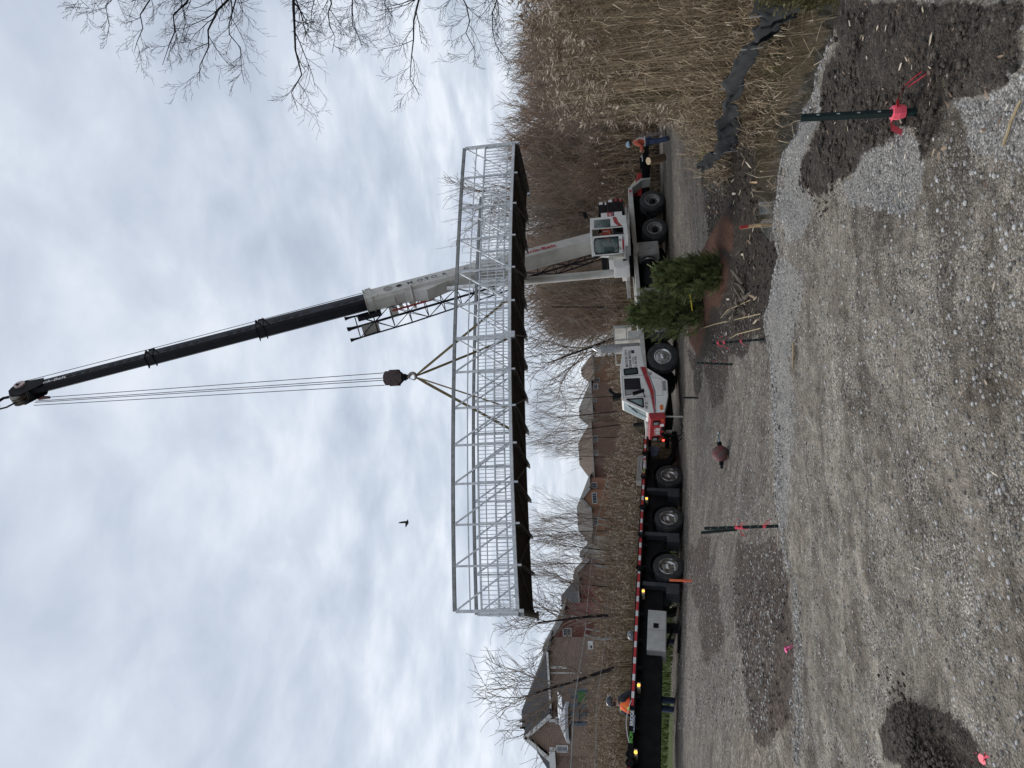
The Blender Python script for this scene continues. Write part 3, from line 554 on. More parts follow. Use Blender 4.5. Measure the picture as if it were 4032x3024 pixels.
def hole(sec,u,sq=False):
    x0,x1,w_,h,m=SECS[sec]; x=bx(u,w_/2,0); f=fr((x,w_/2+.001,h*.06),(-1,0,0),(0,0,1)); r_=h*.26
    mb=MB(BF@f)
    if sq: mb.box((-.16,-.09,0),(.16,.09,.006)); mb.ob('square_opening',DARK,secs[sec]); return
    pts=[(-1.15,0),(-.55,.72),(0,.9),(.55,.72),(1.15,0),(.55,-.72),(0,-.9),(-.55,-.72)]
    mb.prism([(a*r_,b*r_) for a,b in pts],Matrix.Identity(4),.012); o=mb.ob('cutout_ring',m,secs[sec],bevel=.006)
    mb=MB(BF@f); mb.prism([(a*r_*.62,b*r_*.66) for a,b in pts],Matrix.Translation((0,0,.012)),.003); mb.ob('cutout',DARK,o)
for u in (270,305,340,437,470,504,537): hole(3,u)
hole(3,378,True)
for u in (659,695,732,768,903,939,974): hole(2,u)
hole(2,806,True)
for u in (1085,1125,1164,1324,1364,1400): hole(1,u)
hole(1,1204,True)
def btext(s_,size,u,sec,m,zo=-.2,sx=1.,al='CENTER',bold=.0):
    x0,x1,w_,h,_=SECS[sec]; return text('lettering',s_,size,BF@fr((bx(u,w_/2,0),w_/2+.014,h*zo),(-1,0,0),(0,0,1)),m,secs[sec],.003,al,sx,bold)
for c_,u in zip('MOTORCITY',(1615,1655,1683,1710,1751,1837,1878,1923,1966)):
    btext(c_,.30,u,0,NAVY,-.06,1.1,bold=.008)
    if c_!='T':
        x=bx(u,.35,0); MB(BF@fr((x,.351,.09),(-1,0,0),(0,0,1))).lathe([(.25,0),(.25,.010),(.22,.012),(0,.012)],20).ob('round_plate',BOOMW,secs[0],True)
btext('Link-Belt',.34,2060,0,TXTR,-.05,1.25,'LEFT',.008); btext('Link-Belt',.25,150,3,TXTW,-.30,1.15,'LEFT',.004)
o=MB(BF@fr((bx(1528,.35,0),.352,.04),(-1,0,0),(0,0,1))).lathe([(.2,0),(.2,.012),(.17,.014),(.165,.004),(.1,.004),(.1,.014),(0,.014)],20).ob('round_emblem',GREY,secs[0])
hole(0,1572)
# pads, brackets and ram mount under the base section
c=bmm(); xa,xb=bx(1590),bx(1745); boxsec(c,xb,xa,.5,.3); c.ob('ram_bracket',BOOMW,secs[0])
o_=secs[0]
q=bmm(); q.add([(xb-.2,-.26,-.4),(xb-.2,.26,-.4),(xa-.9,-.26,-.72),(xa-.9,.26,-.72),(xa,-.26,-.4),(xa,.26,-.4)],[(0,1,3,2),(2,3,5,4),(0,2,4),(1,5,3),(0,4,5,1)]); q.ob('belly_plate',BOOMW,o_); q=bmm(); q.tube([(xa-.3,-.55,-.50),(xa-.3,.55,-.50)],.06,10); q.ob('cross_pin',BOOMW,o_,True)
# lift ram
rt=CI@Vector(bw_(xb-.05,0,-.55)); rb_=UL@Vector((1.15,0,.98)); mid=rb_.lerp(rt,.66)
q=MB(); q.tube([rb_,mid],.165,18); q.tube([mid.lerp(rb_,.02),mid.lerp(rt,.012)],.185,18); q.ob('lift_cylinder',BOOMW,crane,True); MB().tube([mid,rt],.085,14).ob('cylinder_rod',ALU,crane,True)
MB(UL).box((.95,-.3,.8),(1.35,.3,1.1)).ob('ram_foot',WHITE,crane)
# boom head
hb=bmm(); x0=X4
for yy in (-.24,.20): hb.prism([(x0-.5,-.24),(x0-.5,.26),(x0+.25,.36),(x0+.62,.22),(x0+.72,-.05),(x0+.6,-.42),(x0+.2,-.62),(x0-.1,-.45)],fr((0,yy,0),(1,0,0),(0,0,1)),-.03)
hb.box((x0+.1,-.24,.3),(x0+.3,.24,.4)).box((x0+.55,-.2,.0),(x0+.7,.2,.2)); hb.beam((x0+.3,0,.3),(x0+.34,0,.62),.10,.03,up=(0,1,0)); hb.beam((x0+.15,0,-.55),(x0-.1,0,-.95),.12,.03,up=(0,1,0)); hb.tube([(x0+.4,-.34,.1),(x0+.4,.34,.1)],.05,8)
hd=hb.ob('boom_head',BLACK,crane,bevel=.006)
sh=bmm()
for yy in (-.15,-.05,.05,.15): sh.lathe([(.05,-.03),(.27,-.03),(.24,0),(.27,.03),(.05,.03)],22,fr((x0+.35,yy,-.42),(1,0,0),(0,0,1)))
sh.ob('sheave',BARE,hd,True); q=bmm(); q.lathe([(.05,-.03),(.2,-.03),(.17,0),(.2,.03),(.05,.03)],20,fr((x0+.35,.26,.16),(1,0,0),(0,0,1))); q.ob('guide_sheave',mat('pale pinkish sheave',(.55,.42,.42),.5),hd,True)
q=bmm(); q.tube([(x0+.55,0,-.15),(x0+1.0,0,-.10),(x0+1.25,0,-.35),(x0+1.55,0,-.50)],[.06,.055,.06,.06],8); q.tube([(x0+.3,0,-.6),(x0+.7,0,-.85),(x0+1.1,0,-.85)],.035,6); q.ob('auxiliary_arm',BLACK,hd,True); q=bmm(); q.lathe([(.03,-.05),(.34,-.05),(.30,0),(.34,.05),(.03,.05)],26,fr((x0+1.35,0,-.62),(1,0,0),(0,.35,1))); q.ob('auxiliary_sheave',GREY,hd,True)
bmm().tube([(x0+.3,.2,.42),(X3+.1,.2,.42),(X2,.2,.48),(X1,.2,.55),(0,.2,.6)],.013,5).ob('winch_line',ROPE,crane)
HX=P(1520,1490,24.0)
rp=MB(CI)
for dx,dy in ((-.24,-.05),(-.06,.0),(.02,.05),(.20,.0)):
    top=HX+np.array([dx*.62-.02,dy+0,14.15]); rp.tube([top,HX+np.array([dx,dy,.05])],.0135,5)
rp.ob('hoist_rope',ROPE,crane)
MB(CI).tube([HX+[.10,0,13.5],HX+[.10,0,13.95]],[.05,.09],8).ob('rope_socket',BRKR,crane)
# ---- stowed lattice jib beside the boom
def jib():
    mb=bmm(); xt=bx(1385); xl=bx(2350); n=15
    def c_(t,i):   # chord i at t (0 base .. 1 top)
        wd=.15+.29*min(1,t*1.25); cy=-.46-.12*t; cz=-.40-.36*t; y=(-1,1,1,-1)[i]*wd*.62+cy; z=(-1,-1,1,1)[i]*wd+cz
        return np.array([xl+(xt-xl)*t,y,z])
    for i in range(4): mb.tube([c_(0,i),c_(.8,i),c_(1,i)],.036,6)
    for k in range(n):
        t0,t1=k/n,(k+1)/n
        for i in range(4):
            j=(i+1)%4
            if (k+i)%2: mb.tube([c_(t0,i),c_(t1,j)],.019,4,False)
            else: mb.tube([c_(t0,j),c_(t1,i)],.019,4,False)
            mb.tube([c_(t1,i),c_(t1,j)],.019,4,False)
    o=mb.ob('lattice_jib',BOOMB,crane)
    q=bmm()
    for i in range(4):
        p=c_(1,i); q.tube([p,p+[.25,0,0],p+[.42,0,0]],[.04,.05,.085],8); 
    q.ob('jib_pin_lug',BLACK,o,True)
    a,b,cc,d=[c_(1,i)+[-.1,0,0] for i in (0,1,2,3)]
    q=bmm(); q.add([cc*.5+b*.5,cc,cc+[-1,0,0],cc*.5+b*.5+[-1,0,0],cc+[-1,-.3,0],cc+[0,-.3,0]],[(0,1,2,3),(1,5,4,2)]); q.ob('jib_end_plate',BOOMB,o)
    q=bmm(); m0=(a+b)/2; q.add([a+[-.05,0,.05],b+[-.05,0,.05],b+[-.75,0,.05],a+[-.75,0,.05]],[(0,1,2,3)]); q.ob('perforated_plate',GREY,o)
    q=bmm(); p0=c_(.86,1)*.5+c_(.86,2)*.5; p1=c_(.70,1)*.5+c_(.70,2)*.5; q.beam(p0,p1,.06); q.ob('red_rail',RED,o); q=bmm()
    for t in (.0,.25,.5,.75,1.): p=p0*(1-t)+p1*t; q.beam(p,p+[.05,0,.42],.16,.03,up=(0,1,0))
    q.ob('jib_bracket',TOOLA,o)
    for xx in (X1-1.2,X1-5.5): bmm().box((xx,-.75,-.45),(xx+.35,-.3,-.30)).box((xx,-.5,-.45),(xx+.06,.1,-.38)).ob('jib_mount',BOOMW,o)
jib()
# ---------------------------------------------------------------- hook block
hk=thing('hook_block','rust brown steel hook block hanging from the four crane ropes','hook block',HX)
mb=MB(); 
for y in (-.17,.13): mb.prism([(-.25,-.02),(-.27,-.45),(-.12,-.62),(.12,-.62),(.27,-.45),(.25,-.02),(.1,.06),(-.1,.06)],fr((0,y,0),(1,0,0),(0,0,1)),-.04)
mb.box((-.29,-.19,-.48),(-.12,.17,-.18)).box((.12,-.19,-.48),(.29,.17,-.18)); mb.ob('block_body',mat('rusty block',(.075,.045,.042),.7,0,(.035,.028,.03),8),hk,bevel=.01)
mb=MB()
for y in (-.09,0,.09): mb.lathe([(.04,-.03),(.2,-.03),(.17,0),(.2,.03),(.04,.03)],22,fr((0,y,-.2),(1,0,0),(0,0,1)))
mb.ob('sheave',BARE,hk,True); mb=MB(); mb.tube([(0,0,-.6),(0,0,-.8)],.09,12); mb.box((-.12,-.12,-.72),(.12,.12,-.62)); mb.ob('swivel',BLACK,hk,True)
mb=MB(); a_=np.linspace(0,1,14); pts=[(0,0,-.78),(0.0,0,-.84)]+[(.12*math.cos(R(100-270*t))-.0,0,-.98+.125*math.sin(R(100-270*t))) for t in a_[1:]]
mb.tube(pts,[.05,.05]+list(np.linspace(.05,.02,13)+.028*np.sin(a_[1:]*3.14)),10); mb.ob('hook',BARE,hk,True); MB().tube([(-.04,0,-.84),(-.11,0,-1.0)],.014,6).ob('safety_latch',BLACK,hk)
# ---------------------------------------------------------------- bridge
NL=P(2032,2405,21.); NRr=P(2034.5,563,27.0); L3=NRr-NL; zb_=(NL[2]+NRr[2])/2; BL=float(np.linalg.norm(L3[:2])); bh=np.array([L3[0],L3[1],0])/BL; bn_=np.array([-bh[1],bh[0],0])
BRW=Matrix.Identity(4)
for j in range(3): BRW[j][0]=bh[j]; BRW[j][1]=bn_[j]
BRW.translation=Vector((NL[0],NL[1],zb_))
bridge=thing('pedestrian_bridge','long galvanised steel truss footbridge hanging from yellow slings under the crane','bridge',BRW.translation,(0,0,math.atan2(bh[1],bh[0])))
H=2.04; W=3.25
posts_v=[2412,2225,2060,1897,1743,1595,1452,1315,1182,1051,925,800,681,563]
BI=BRW.inverted()
def brs(v):
    d=ray(2030,v); A=np.array([[d[0],-bh[0]],[d[1],-bh[1]]]); t,s=np.linalg.solve(A,np.array([NL[0],NL[1]])); return s
PS=[brs(v) for v in posts_v]; PS[0]=0.; PS[-1]=BL
def cam_(x): return .21*(1-((x-BL/2)/(BL/2))**2)
xs=np.linspace(0,BL,27)
def chord(mb,y,z,w_,h,x0=0,x1=None):
    x1=BL if x1 is None else x1; g=[x0]+[x for x in xs if x0+.05<x<x1-.05]+[x1]
    for a,b in zip(g[:-1],g[1:]): mb.beam((a,y,z+cam_(a)),(b,y,z+cam_(b)),w_,h,up=(0,0,1))
for y,sg in ((0,1),(W,-1)):
    mb=MB(); chord(mb,y,H-.04,.10,.11); mb.ob('top_chord',GALVD,bridge)
    mb=MB(); chord(mb,y,.03,.10,.11); mb.ob('bottom_chord',GALV,bridge)
    for nm,fr_,t in (('upper_rail',.745,.035),('hand_rail',.57,.055),('toe_rail',.13,.045)):
        mb=MB(); chord(mb,y+sg*.06,H*fr_,t,t); mb.ob(nm,GALV,bridge)
    for i,x in enumerate(PS):
        e=i in (0,13); c=cam_(x); mb=MB(); mb.beam((x,y,-.16+c),(x,y,H-.08+c),.10 if e else .065,.10 if e else .065,up=(0,1,0)); 
        if i==7: mb.beam((x-.06,y,.05+c),(x-.06,y,H-.1+c),.065,up=(0,1,0)); mb.box((x-.13,y-.07,-.16+c),(x+.10,y+.07,.16+c))
        mb.ob('end_post' if e else 'post',GALV,bridge)
    for i in range(13):
        a,b=PS[i],PS[i+1]; ca,cb_=cam_(a),cam_(b); mb=MB()
        if i<=6: mb.beam((a+.05,y-sg*.01,H-.12+ca),(b-.05,y-sg*.01,.10+cb_),.05,.05,up=(0,1,0))
        if i>=6: mb.beam((a+.05,y-sg*(.01 if i>6 else .062),.10+ca),(b-.05,y-sg*(.01 if i>6 else .062),H-.12+cb_),.05,.05,up=(0,1,0))
        mb.ob('diagonal_brace',GALV,bridge)
        mb=MB(); n=10
        for k in range(n):
            x=a+(b-a)*(k+.5)/n; mb.box((x-.011,y+sg*.05,.13*H+cam_(x)),(x+.011,y+sg*.072,.565*H+cam_(x)))
        mb.ob('picket_panel',GALV,bridge)
        if i>=0:
            mb=MB()
            if i%2: mb.beam((a,.05,-.06+ca),(b,W-.05,-.06+cb_),.06,.06)
            else: mb.beam((a,W-.05,-.06+ca),(b,.05,-.06+cb_),.06,.06)
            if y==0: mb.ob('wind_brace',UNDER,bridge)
for i,x in enumerate(PS):
    c=cam_(x); mb=MB(); mb.add([(x-.05,-.02,-.02+c),(x+.05,-.02,-.02+c),(x+.05,W+.05,-.02+c),(x-.05,W+.05,-.02+c),(x-.035,-.02,-.12+c),(x+.035,-.02,-.12+c),(x+.035,.4,-.16+c),(x-.035,.4,-.16+c),(x+.035,W-.2,-.16+c),(x-.035,W-.2,-.16+c),(x+.035,W+.42,-.115+c),(x-.035,W+.42,-.115+c),(x+.035,W+.42,-.09+c),(x-.035,W+.42,-.09+c)],
        [(0,3,2,1),(0,1,5,4),(4,5,6,7),(7,6,8,9),(9,8,10,11),(11,10,12,13),(13,12,2,3),(1,2,12,10,8,6,5),(0,4,7,9,11,13,3)])
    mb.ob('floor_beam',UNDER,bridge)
mb=MB()
for k in range(15):
    y=.12+(W-.24)*k/14; chord(mb,y,.0,.045,.07)
mb.ob('stringer',mat('dark stringer',(.055,.048,.042),.8),bridge)
mb=MB()
for a,b in zip(xs[:-1],xs[1:]):
    for k in range(4):
        p=a+(b-a)*k/4; q_=a+(b-a)*(k+1)/4-.008; mb.add([(p,.06,.04+cam_(p)),(q_,.06,.04+cam_(q_)),(q_,W-.06,.04+cam_(q_)),(p,W-.06,.04+cam_(p)),(p,.06,.08+cam_(p)),(q_,.06,.08+cam_(q_)),(q_,W-.06,.08+cam_(q_)),(p,W-.06,.08+cam_(p))],[(0,3,2,1),(4,5,6,7),(0,1,5,4),(1,2,6,5),(2,3,7,6),(3,0,4,7)])
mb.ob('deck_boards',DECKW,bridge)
# bearing shelf at the near left end
mb=MB(); mb.box((-.16,-.05,-.02),(-.02,W+.05,.02)); mb.beam((-.10,.0,-.1),(-.10,W+.25,-.1),.10,.12); mb.box((-.22,W-.05,-.17),(.1,W+.35,-.13)); mb.ob('end_plate',GALVD,bridge)
# slings
hookp=HX+np.array([.0,0,-1.05])
def sling(dest,lab,sag=.0,w_=.085):
    o=thing('sling',lab,'sling',hookp,None,'webbing slings lifting the bridge'); d=np.array(dest)-hookp
    mb=MB(); n=10; pts=[d*t/n+np.array([0,0,-sag*math.sin(math.pi*t/n)]) for t in range(n+1)]
    pts=[np.array([0,0,.0])]+pts[1:]
    for k,(a,b) in enumerate(zip(pts[:-1],pts[1:])):
        a0=.3*math.sin(k*.9); a1=.3*math.sin((k+1)*.9)
        u0=np.array([math.cos(a0),math.sin(a0)*.4,0]);u1=np.array([math.cos(a1),math.sin(a1)*.4,0]); ww=w_*(.45 if k==0 else 1)
        e=np.cross(b-a,[0,1,0]); e/=np.linalg.norm(e); mb.add([a-e*ww/2,a+e*ww/2,b+e*w_/2,b-e*w_/2,a-e*ww/2+[0,.02,0],a+e*ww/2+[0,.02,0],b+e*w_/2+[0,.02,0],b-e*w_/2+[0,.02,0]],[(0,1,2,3),(7,6,5,4),(0,4,5,1),(3,2,6,7),(1,5,6,2),(0,3,7,4)])
    mb.ob('strap',SLING,o); q=MB(); q.tube([d+np.array([0,.05,.14]),d+np.array([0,-.06,.05]),d+np.array([0,-.07,-.1]),d+np.array([0,.05,-.14]),d+np.array([0,.09,0]),d+np.array([0,.05,.14])],.035,6); q.ob('choker_loop',SLING,o,True)
def bwp(x,y,z): return np.array(BRW@Vector((x,y,z)))
sling(bwp(PS[8],0.06,.22+cam_(PS[8])),'yellow brown sling tied to the near truss right of the hook')
sling(bwp(PS[8]+.1,W-.05,.2+.2),'yellow brown sling reaching the far truss right of the hook')
sling(bwp(PS[5],0.06,.22+cam_(PS[5])),'thin yellow brown sling tied to the near truss left of the hook',.0,.05)
sling(bwp(PS[5]-.1,W-.05,.2+.2),'thick brown sling reaching the far truss left of the hook',0,.10)
# ---------------------------------------------------------------- flatbed trailer
TT=R(50); TP=P(2640,1872,27.)[:2]; TSL=math.atan(.105); TYAW=math.atan2(-math.sin(TT),-math.cos(TT)); TZ=-.64
TW=Matrix.Translation((TP[0],TP[1],TZ))@Matrix.Rotation(TYAW,4,'Z')@Matrix.Rotation(-TSL,4,'Y')
trailer=thing('flatbed_trailer','long black flatbed trailer with red and white reflective tape along its rail','trailer',TW.translation,TW.to_euler())
th_=(-math.cos(TT),-math.sin(TT))
def thit(u,v):
    d=ray(u,v); A=np.array([[d[0],-th_[0]],[d[1],-th_[1]]]); t,s=np.linalg.solve(A,TP); p=TW.inverted()@Vector(C0+d*t); return p.x,p.z
def tlist(pts): return [thit(u,v) for u,v in pts]
TWD=2.3
mb=MB(); mb.box((-2.45,-.07,1.34),(13.,-.0,1.50)).box((-2.45,-TWD,1.34),(13.,-TWD+.07,1.50)).box((-2.45,-TWD+.07,1.44),(13.,-.07,1.49)); mb.ob('deck',BLACK,trailer,bevel=.008)
mb=MB(); mb.box((-1.15,-.75,.62),(13.,-.35,1.34)).box((-1.15,-TWD+.35,.62),(13,-TWD+.75,1.34)).box((-.9,-.9,.42),(5.4,-.4,.64)); 
for x in np.arange(-2.2,13,.9): mb.box((x,-TWD+.07,1.22),(x+.08,-.07,1.34))
mb.ob('chassis_beam',BLACK,trailer)
mb=MB(); mb.box((-2.35,-.5,.22),(-1.25,-.2,.42)); mb.beam((-1.25,-.35,.32),(-.75,-.35,.62),.3,.22); mb.box((-2.4,-TWD,.20),(-2.25,-.05,.40)); mb.box((-2.4,-.3,.4),(-2.3,-.2,1.34)); mb.ob('rear_underride',BLACK,trailer,bevel=.01)
mb=MB(); mb.box((-2.3,-.7,.5),(-2.05,-.18,.66)); mb.ob('tail_bracket',BLACK,trailer); mb=MB(); x,z=thit(2612,1733); mb.lathe([(0,.03),(.045,.02),(.045,0)],12,fr((x,-.02,z),(1,0,0),(0,0,-1))); mb.ob('tail_lamp',REDL,trailer)
for xs_,xe_ in ((-2.4,8.95),(10.4,12.6)):
    mb=MB(); x0=xs_
    while x0<xe_:
        for a,b,mi in ((x0,min(x0+.33,xe_),0),(x0+.33,min(x0+.53,xe_),1)):
            if b>a: mb.mi=mi; mb.box((a,0.0005,1.385),(b,.006,1.465))
        x0+=.53
    mb.ob('reflective_tape',[mat('red tape',(.50,.03,.035),.4),mat('white tape',(.72,.72,.72),.4)],trailer)
for v in (1788,1879,2000,2108,2240,2979,3012):
    x,z=thit(2520,v); mb=MB(); mb.tube([(x+.10*math.cos(a),.05,1.42+.10*math.sin(a)) for a in np.linspace(0,2*math.pi,15)],.022,6,False); mb.box((x-.06,0,1.36),(x+.06,.05,1.46)); mb.ob('tie_down_ring',BLACK,trailer,True)
for u,v in ((2546,1962),(2533,2326),(2515,2697),(2503,2961)):
    x,z=thit(u,v); mb=MB(); mb.box((x-.09,-.36,z-.05),(x+.09,-.02,z+.05)); o=mb.ob('lamp_bracket',mat('cream lamp body',(.45,.42,.33),.5),trailer,bevel=.01); MB().lathe([(0,.03),(.042,.018),(.045,0)],14,fr((x,-.02,z),(1,0,0),(0,0,-1))).ob('side_lamp',AMB,o,True)
def ttext(s,size,x,z,m,sx=1.,bold=.0): return text('lettering',s,size,fr((x,.008,z),(-1,0,0),(0,0,1)),m,trailer,.002,'LEFT',sx,bold)
xa,_=thit(2495,2928); ttext('IRON',.135,xa,1.375,TXTG,.95,.004); ttext('BRIDGE',.135,xa-.47,1.375,TXTW,.95,.004); ttext('FABRICATION INC',.058,xa-.30,1.33,TXTWB,1.)
xb_,_=thit(2525,1862); ttext('IRON',.11,xb_,1.385,TXTG,.9,.004); ttext('BRIDGE',.11,xb_-.34,1.385,TXTW,.9,.004); ttext('FABRICATION INC',.05,xb_-.2,1.345,TXTWB,.95)
for xx,l,hh in ((xa,1.2,.11),(xb_,.85,.10)):
    mb=MB(); mb.tube([(xx-l*t,.01,1.50+hh*math.sin(math.pi*t)-.04) for t in np.linspace(0,1,14)],.010,5); mb.prism([(xx-l*t,1.50+hh*.8*math.sin(math.pi*t)-.05) for t in np.linspace(0,1,14)],fr((0,-.012,0),(1,0,0),(0,0,1)),-.01) if 0 else None; mb.ob('logo_arc',TXTW,trailer)
for x in (0,2.05,4.1):
    wheel(trailer,'trailer',x,0,.47); wheel(trailer,'trailer',x,-.30,.47,False,False); wheel(trailer,'trailer',x,-TWD-.1,.47,True,False)
    # half-round mudguard
    a=np.linspace(R(-5),R(122),15); mb=MB(); o_=[(x-.60*math.cos(t),.47+.62*math.sin(t)) for t in a]; i_=[(x-.575*math.cos(t),.47+.595*math.sin(t)) for t in a[::-1]]
    vs=[(p[0],y,p[1]) for y in (.02,-.62) for p in o_+i_]; n=30
    mb.add(vs,[(k,k+1,n+k+1,n+k) for k in range(n-1)]+[(n-1,0,n,2*n-1)]+[(k,k+1,n-2-k,n-1-k) for k in range(14)]); mb.ob('mudguard',BLACK,trailer,True)
    mb=MB(); mb.box((x+.66,-.55,.10),(x+1.05,-.02,.52)); mb.box((x+.60,-.5,.5),(x+.75,-.1,1.3)); mb.ob('axle_hanger',mat('dirty black steel',(.028,.032,.042),.6,0,(.05,.05,.05),5),trailer,bevel=.015)
o=None
bxl=tlist([(2552,2402),(2624,2402),(2620,2555),(2548,2555)]); x1=min(p[0] for p in bxl); x2=max(p[0] for p in bxl); z1=.50; z2=1.08
mb=MB(); mb.box((x1,-.75,z1),(x2,-.06,z2)); o=mb.ob('tool_box',TOOLA,trailer,bevel=.01); xm=(x1+x2)/2
for a,b in ((x1+.015,xm-.006),(xm+.006,x2-.015)): MB().box((a,-.06,z1+.02),(b,-.045,z2-.02)).ob('box_door',TOOLA,o,bevel=.006)
MB().box((xm-.22,-.045,.74),(xm-.06,-.03,.90)).ob('latch',BLACK,o)
mb=MB(); mb.box((x1+.15,-.9,.15),(x1+.27,-.5,.62)).box((x1+.1,-.95,.10),(x1+.9,-.45,.16)); mb.beam((x1+.2,-.7,.3),(x1+.9,-.7,.5),.06); mb.ob('landing_gear',BLACK,trailer)
MB().tube([(10.9,-.35,.9),(11.0,-.2,.6),(11.3,-.2,.52),(11.6,-.2,.6),(11.7,-.35,.95)],.02,6).ob('air_hose',BLACK,trailer,True)
# folded tarp on the tail and timber block on deck
mb=MB(TW); 
for k in range(5): mb.beam((-1.9+.12*k,-.5,1.28-.02*k),(-1.75+.1*k,-.42,.86+.03*k),.11,.05,up=(0,1,0))
o=thing('folded_tarp','blue grey folded tarp hanging under the tail of the flatbed trailer','tarp',TW@Vector((-1.7,-.45,.9))); q=mb.ob('cloth',mat('blue tarp',(.10,.13,.20),.7,0,(.05,.07,.11),9),None); q.parent=o; q.matrix_parent_inverse=o.matrix_basis.inverted() if 0 else Matrix.Translation(-o.location)
xt,_=thit(2510,1840); 
def simple(name,mb,m,label,cat,smooth=False,bevel=0,group=None,kind=None):
    o=mb.ob(name,m,None,smooth,bevel); return tag(o,label,cat,group,kind)
simple('timber_block',MB(TW).box((xt-.75,-.45,1.495),(xt+.55,-.14,1.70)),TIMB,'grey weathered timber block lying on the trailer deck','timber',bevel=.015)
# ---------------------------------------------------------------- people
SKIN=mat('skin',(.42,.25,.18),.6); SKIND=SKIN
def skin(name,V,E,rad,m,parent,root=0,sub=1):
    me=D.meshes.new(name); me.from_pydata([tuple(map(float,v)) for v in V],E,[]); me.materials.append(m); o=link(name,me,parent)
    me.skin_vertices.new(name='') if hasattr(me.skin_vertices,'new') and not me.skin_vertices else None
    md=o.modifiers.new('skin','SKIN'); md.use_smooth_shade=True
    sv=me.skin_vertices[0].data
    for i,r_ in enumerate(rad): sv[i].radius=(r_,r_) if not isinstance(r_,tuple) else r_
    sv[root].use_root=True
    s=o.modifiers.new('sub','SUBSURF'); s.levels=sub; s.render_levels=sub; return o
BASE=dict(pel=(0,0,.95),wai=(0,0,1.12),che=(0,0,1.33),nec=(0,0,1.50),hb=(0,.01,1.57),hd=(0,.02,1.66),top=(0,.01,1.74),nose=(0,.12,1.65),chin=(0,.07,1.58),
 shL=(-.19,0,1.43),elL=(-.25,-.02,1.16),wrL=(-.25,.10,.93),haL=(-.25,.13,.85),shR=(.19,0,1.43),elR=(.25,-.02,1.16),wrR=(.25,.10,.93),haR=(.25,.13,.85),
 hiL=(-.10,0,.91),knL=(-.12,.03,.50),anL=(-.13,-.03,.10),toL=(-.15,.15,.05),hiR=(.10,0,.91),knR=(.12,.03,.50),anR=(.13,-.03,.10),toR=(.15,.15,.05))
def person(label,loc,yaw,pose,scale=1.,jacket=None,trousers=None,vest=None,band=None,helmet=None,hood=False,boots=BLACK,hi=False,group=None):
    root=thing('person',label,'person',loc,(0,0,yaw),group); root.scale=(scale,)*3
    J={k:np.array(pose.get(k,v),float) for k,v in BASE.items()}
    ks=['pel','wai','che','nec','hb','hd','top','nose','shL','elL','wrL','haL','shR','elR','wrR','haR','hiL','knL','anL','toL','hiR','knR','anR','toR','chin']
    ix={k:i for i,k in enumerate(ks)}; V=[J[k] for k in ks]
    E=[('pel','wai'),('wai','che'),('che','nec'),('nec','hb'),('hb','hd'),('hd','top'),('hd','nose'),('hb','chin'),('che','shL'),('shL','elL'),('elL','wrL'),('wrL','haL'),('che','shR'),('shR','elR'),('elR','wrR'),('wrR','haR'),('pel','hiL'),('hiL','knL'),('knL','anL'),('anL','toL'),('pel','hiR'),('hiR','knR'),('knR','anR'),('anR','toR')]
    E=[(ix[a],ix[b]) for a,b in E]
    rad=dict(pel=.13,wai=.12,che=.14,nec=.06,hb=.065,hd=.095,top=.07,nose=.018,chin=.04,shL=.065,elL=.045,wrL=.03,haL=.038,shR=.065,elR=.045,wrR=.03,haR=.038,hiL=.09,knL=.062,anL=.042,toL=.035,hiR=.09,knR=.062,anR=.042,toR=.035)
    rl=[rad[k] for k in ks]
    for s_ in 'LR':     # fingers and thumb
        h=J['ha'+s_]; d=h-J['wr'+s_]; d/=np.linalg.norm(d)+1e-9; sx=np.cross(d,[0,1,.3]); sx/=np.linalg.norm(sx)+1e-9; cu=np.cross(sx,d)*(-1 if s_=='L' else 1)
        for k,ln in enumerate((.06,.07,.065,.05)):
            a=h+sx*(k-1.5)*.02+d*.03; b=a+d*ln*.6+cu*.01; c=b+d*ln*.5+cu*.03; i=len(V); V+=[a,b,c]; rl+=[.011,.010,.008]; E+=[(ix['ha'+s_],i),(i,i+1),(i+1,i+2)]
        a=h+sx*.04; i=len(V); V+=[a,a+sx*.02+d*.04]; rl+=[.013,.010]; E+=[(ix['ha'+s_],i),(i,i+1)]
    skin('body',V,E,rl,SKIN,root)
    def sub(name,keys,pairs,rr,m):
        return skin(name,[J[k] for k in keys],[(keys.index(a),keys.index(b)) for a,b in pairs],[rr.get(k,rad.get(k,.05)+.018) for k in keys],m,root)
    jk=sub('jacket',['pel','wai','che','nec','shL','elL','wrL','shR','elR','wrR'],[('pel','wai'),('wai','che'),('che','nec'),('che','shL'),('shL','elL'),('elL','wrL'),('che','shR'),('shR','elR'),('elR','wrR')],dict(pel=.16,wai=.155,che=.175,nec=.085,shL=.092,elL=.07,wrL=.05,shR=.092,elR=.07,wrR=.05),jacket)
    sub('trousers',['pel','hiL','knL','anL','hiR','knR','anR'],[('pel','hiL'),('hiL','knL'),('knL','anL'),('pel','hiR'),('hiR','knR'),('knR','anR')],dict(pel=.145,hiL=.115,knL=.085,anL=.075,hiR=.115,knR=.085,anR=.075),trousers)
    for s_ in 'LR': skin('boot',[J['an'+s_]+[0,0,.06],J['an'+s_],J['to'+s_]],[(0,1),(1,2)],[.06,.06,.045],boots,root)
    if vest is not None:
        v_=skin('vest',[J['pel']*.6+J['wai']*.4,J['wai'],J['che'],J['nec']*.75+J['che']*.25,J['shL']*.8+J['che']*.2,J['shR']*.8+J['che']*.2],[(0,1),(1,2),(2,3),(2,4),(2,5)],[.185,.20,.215,.14,.10,.10],vest,root); jk=v_
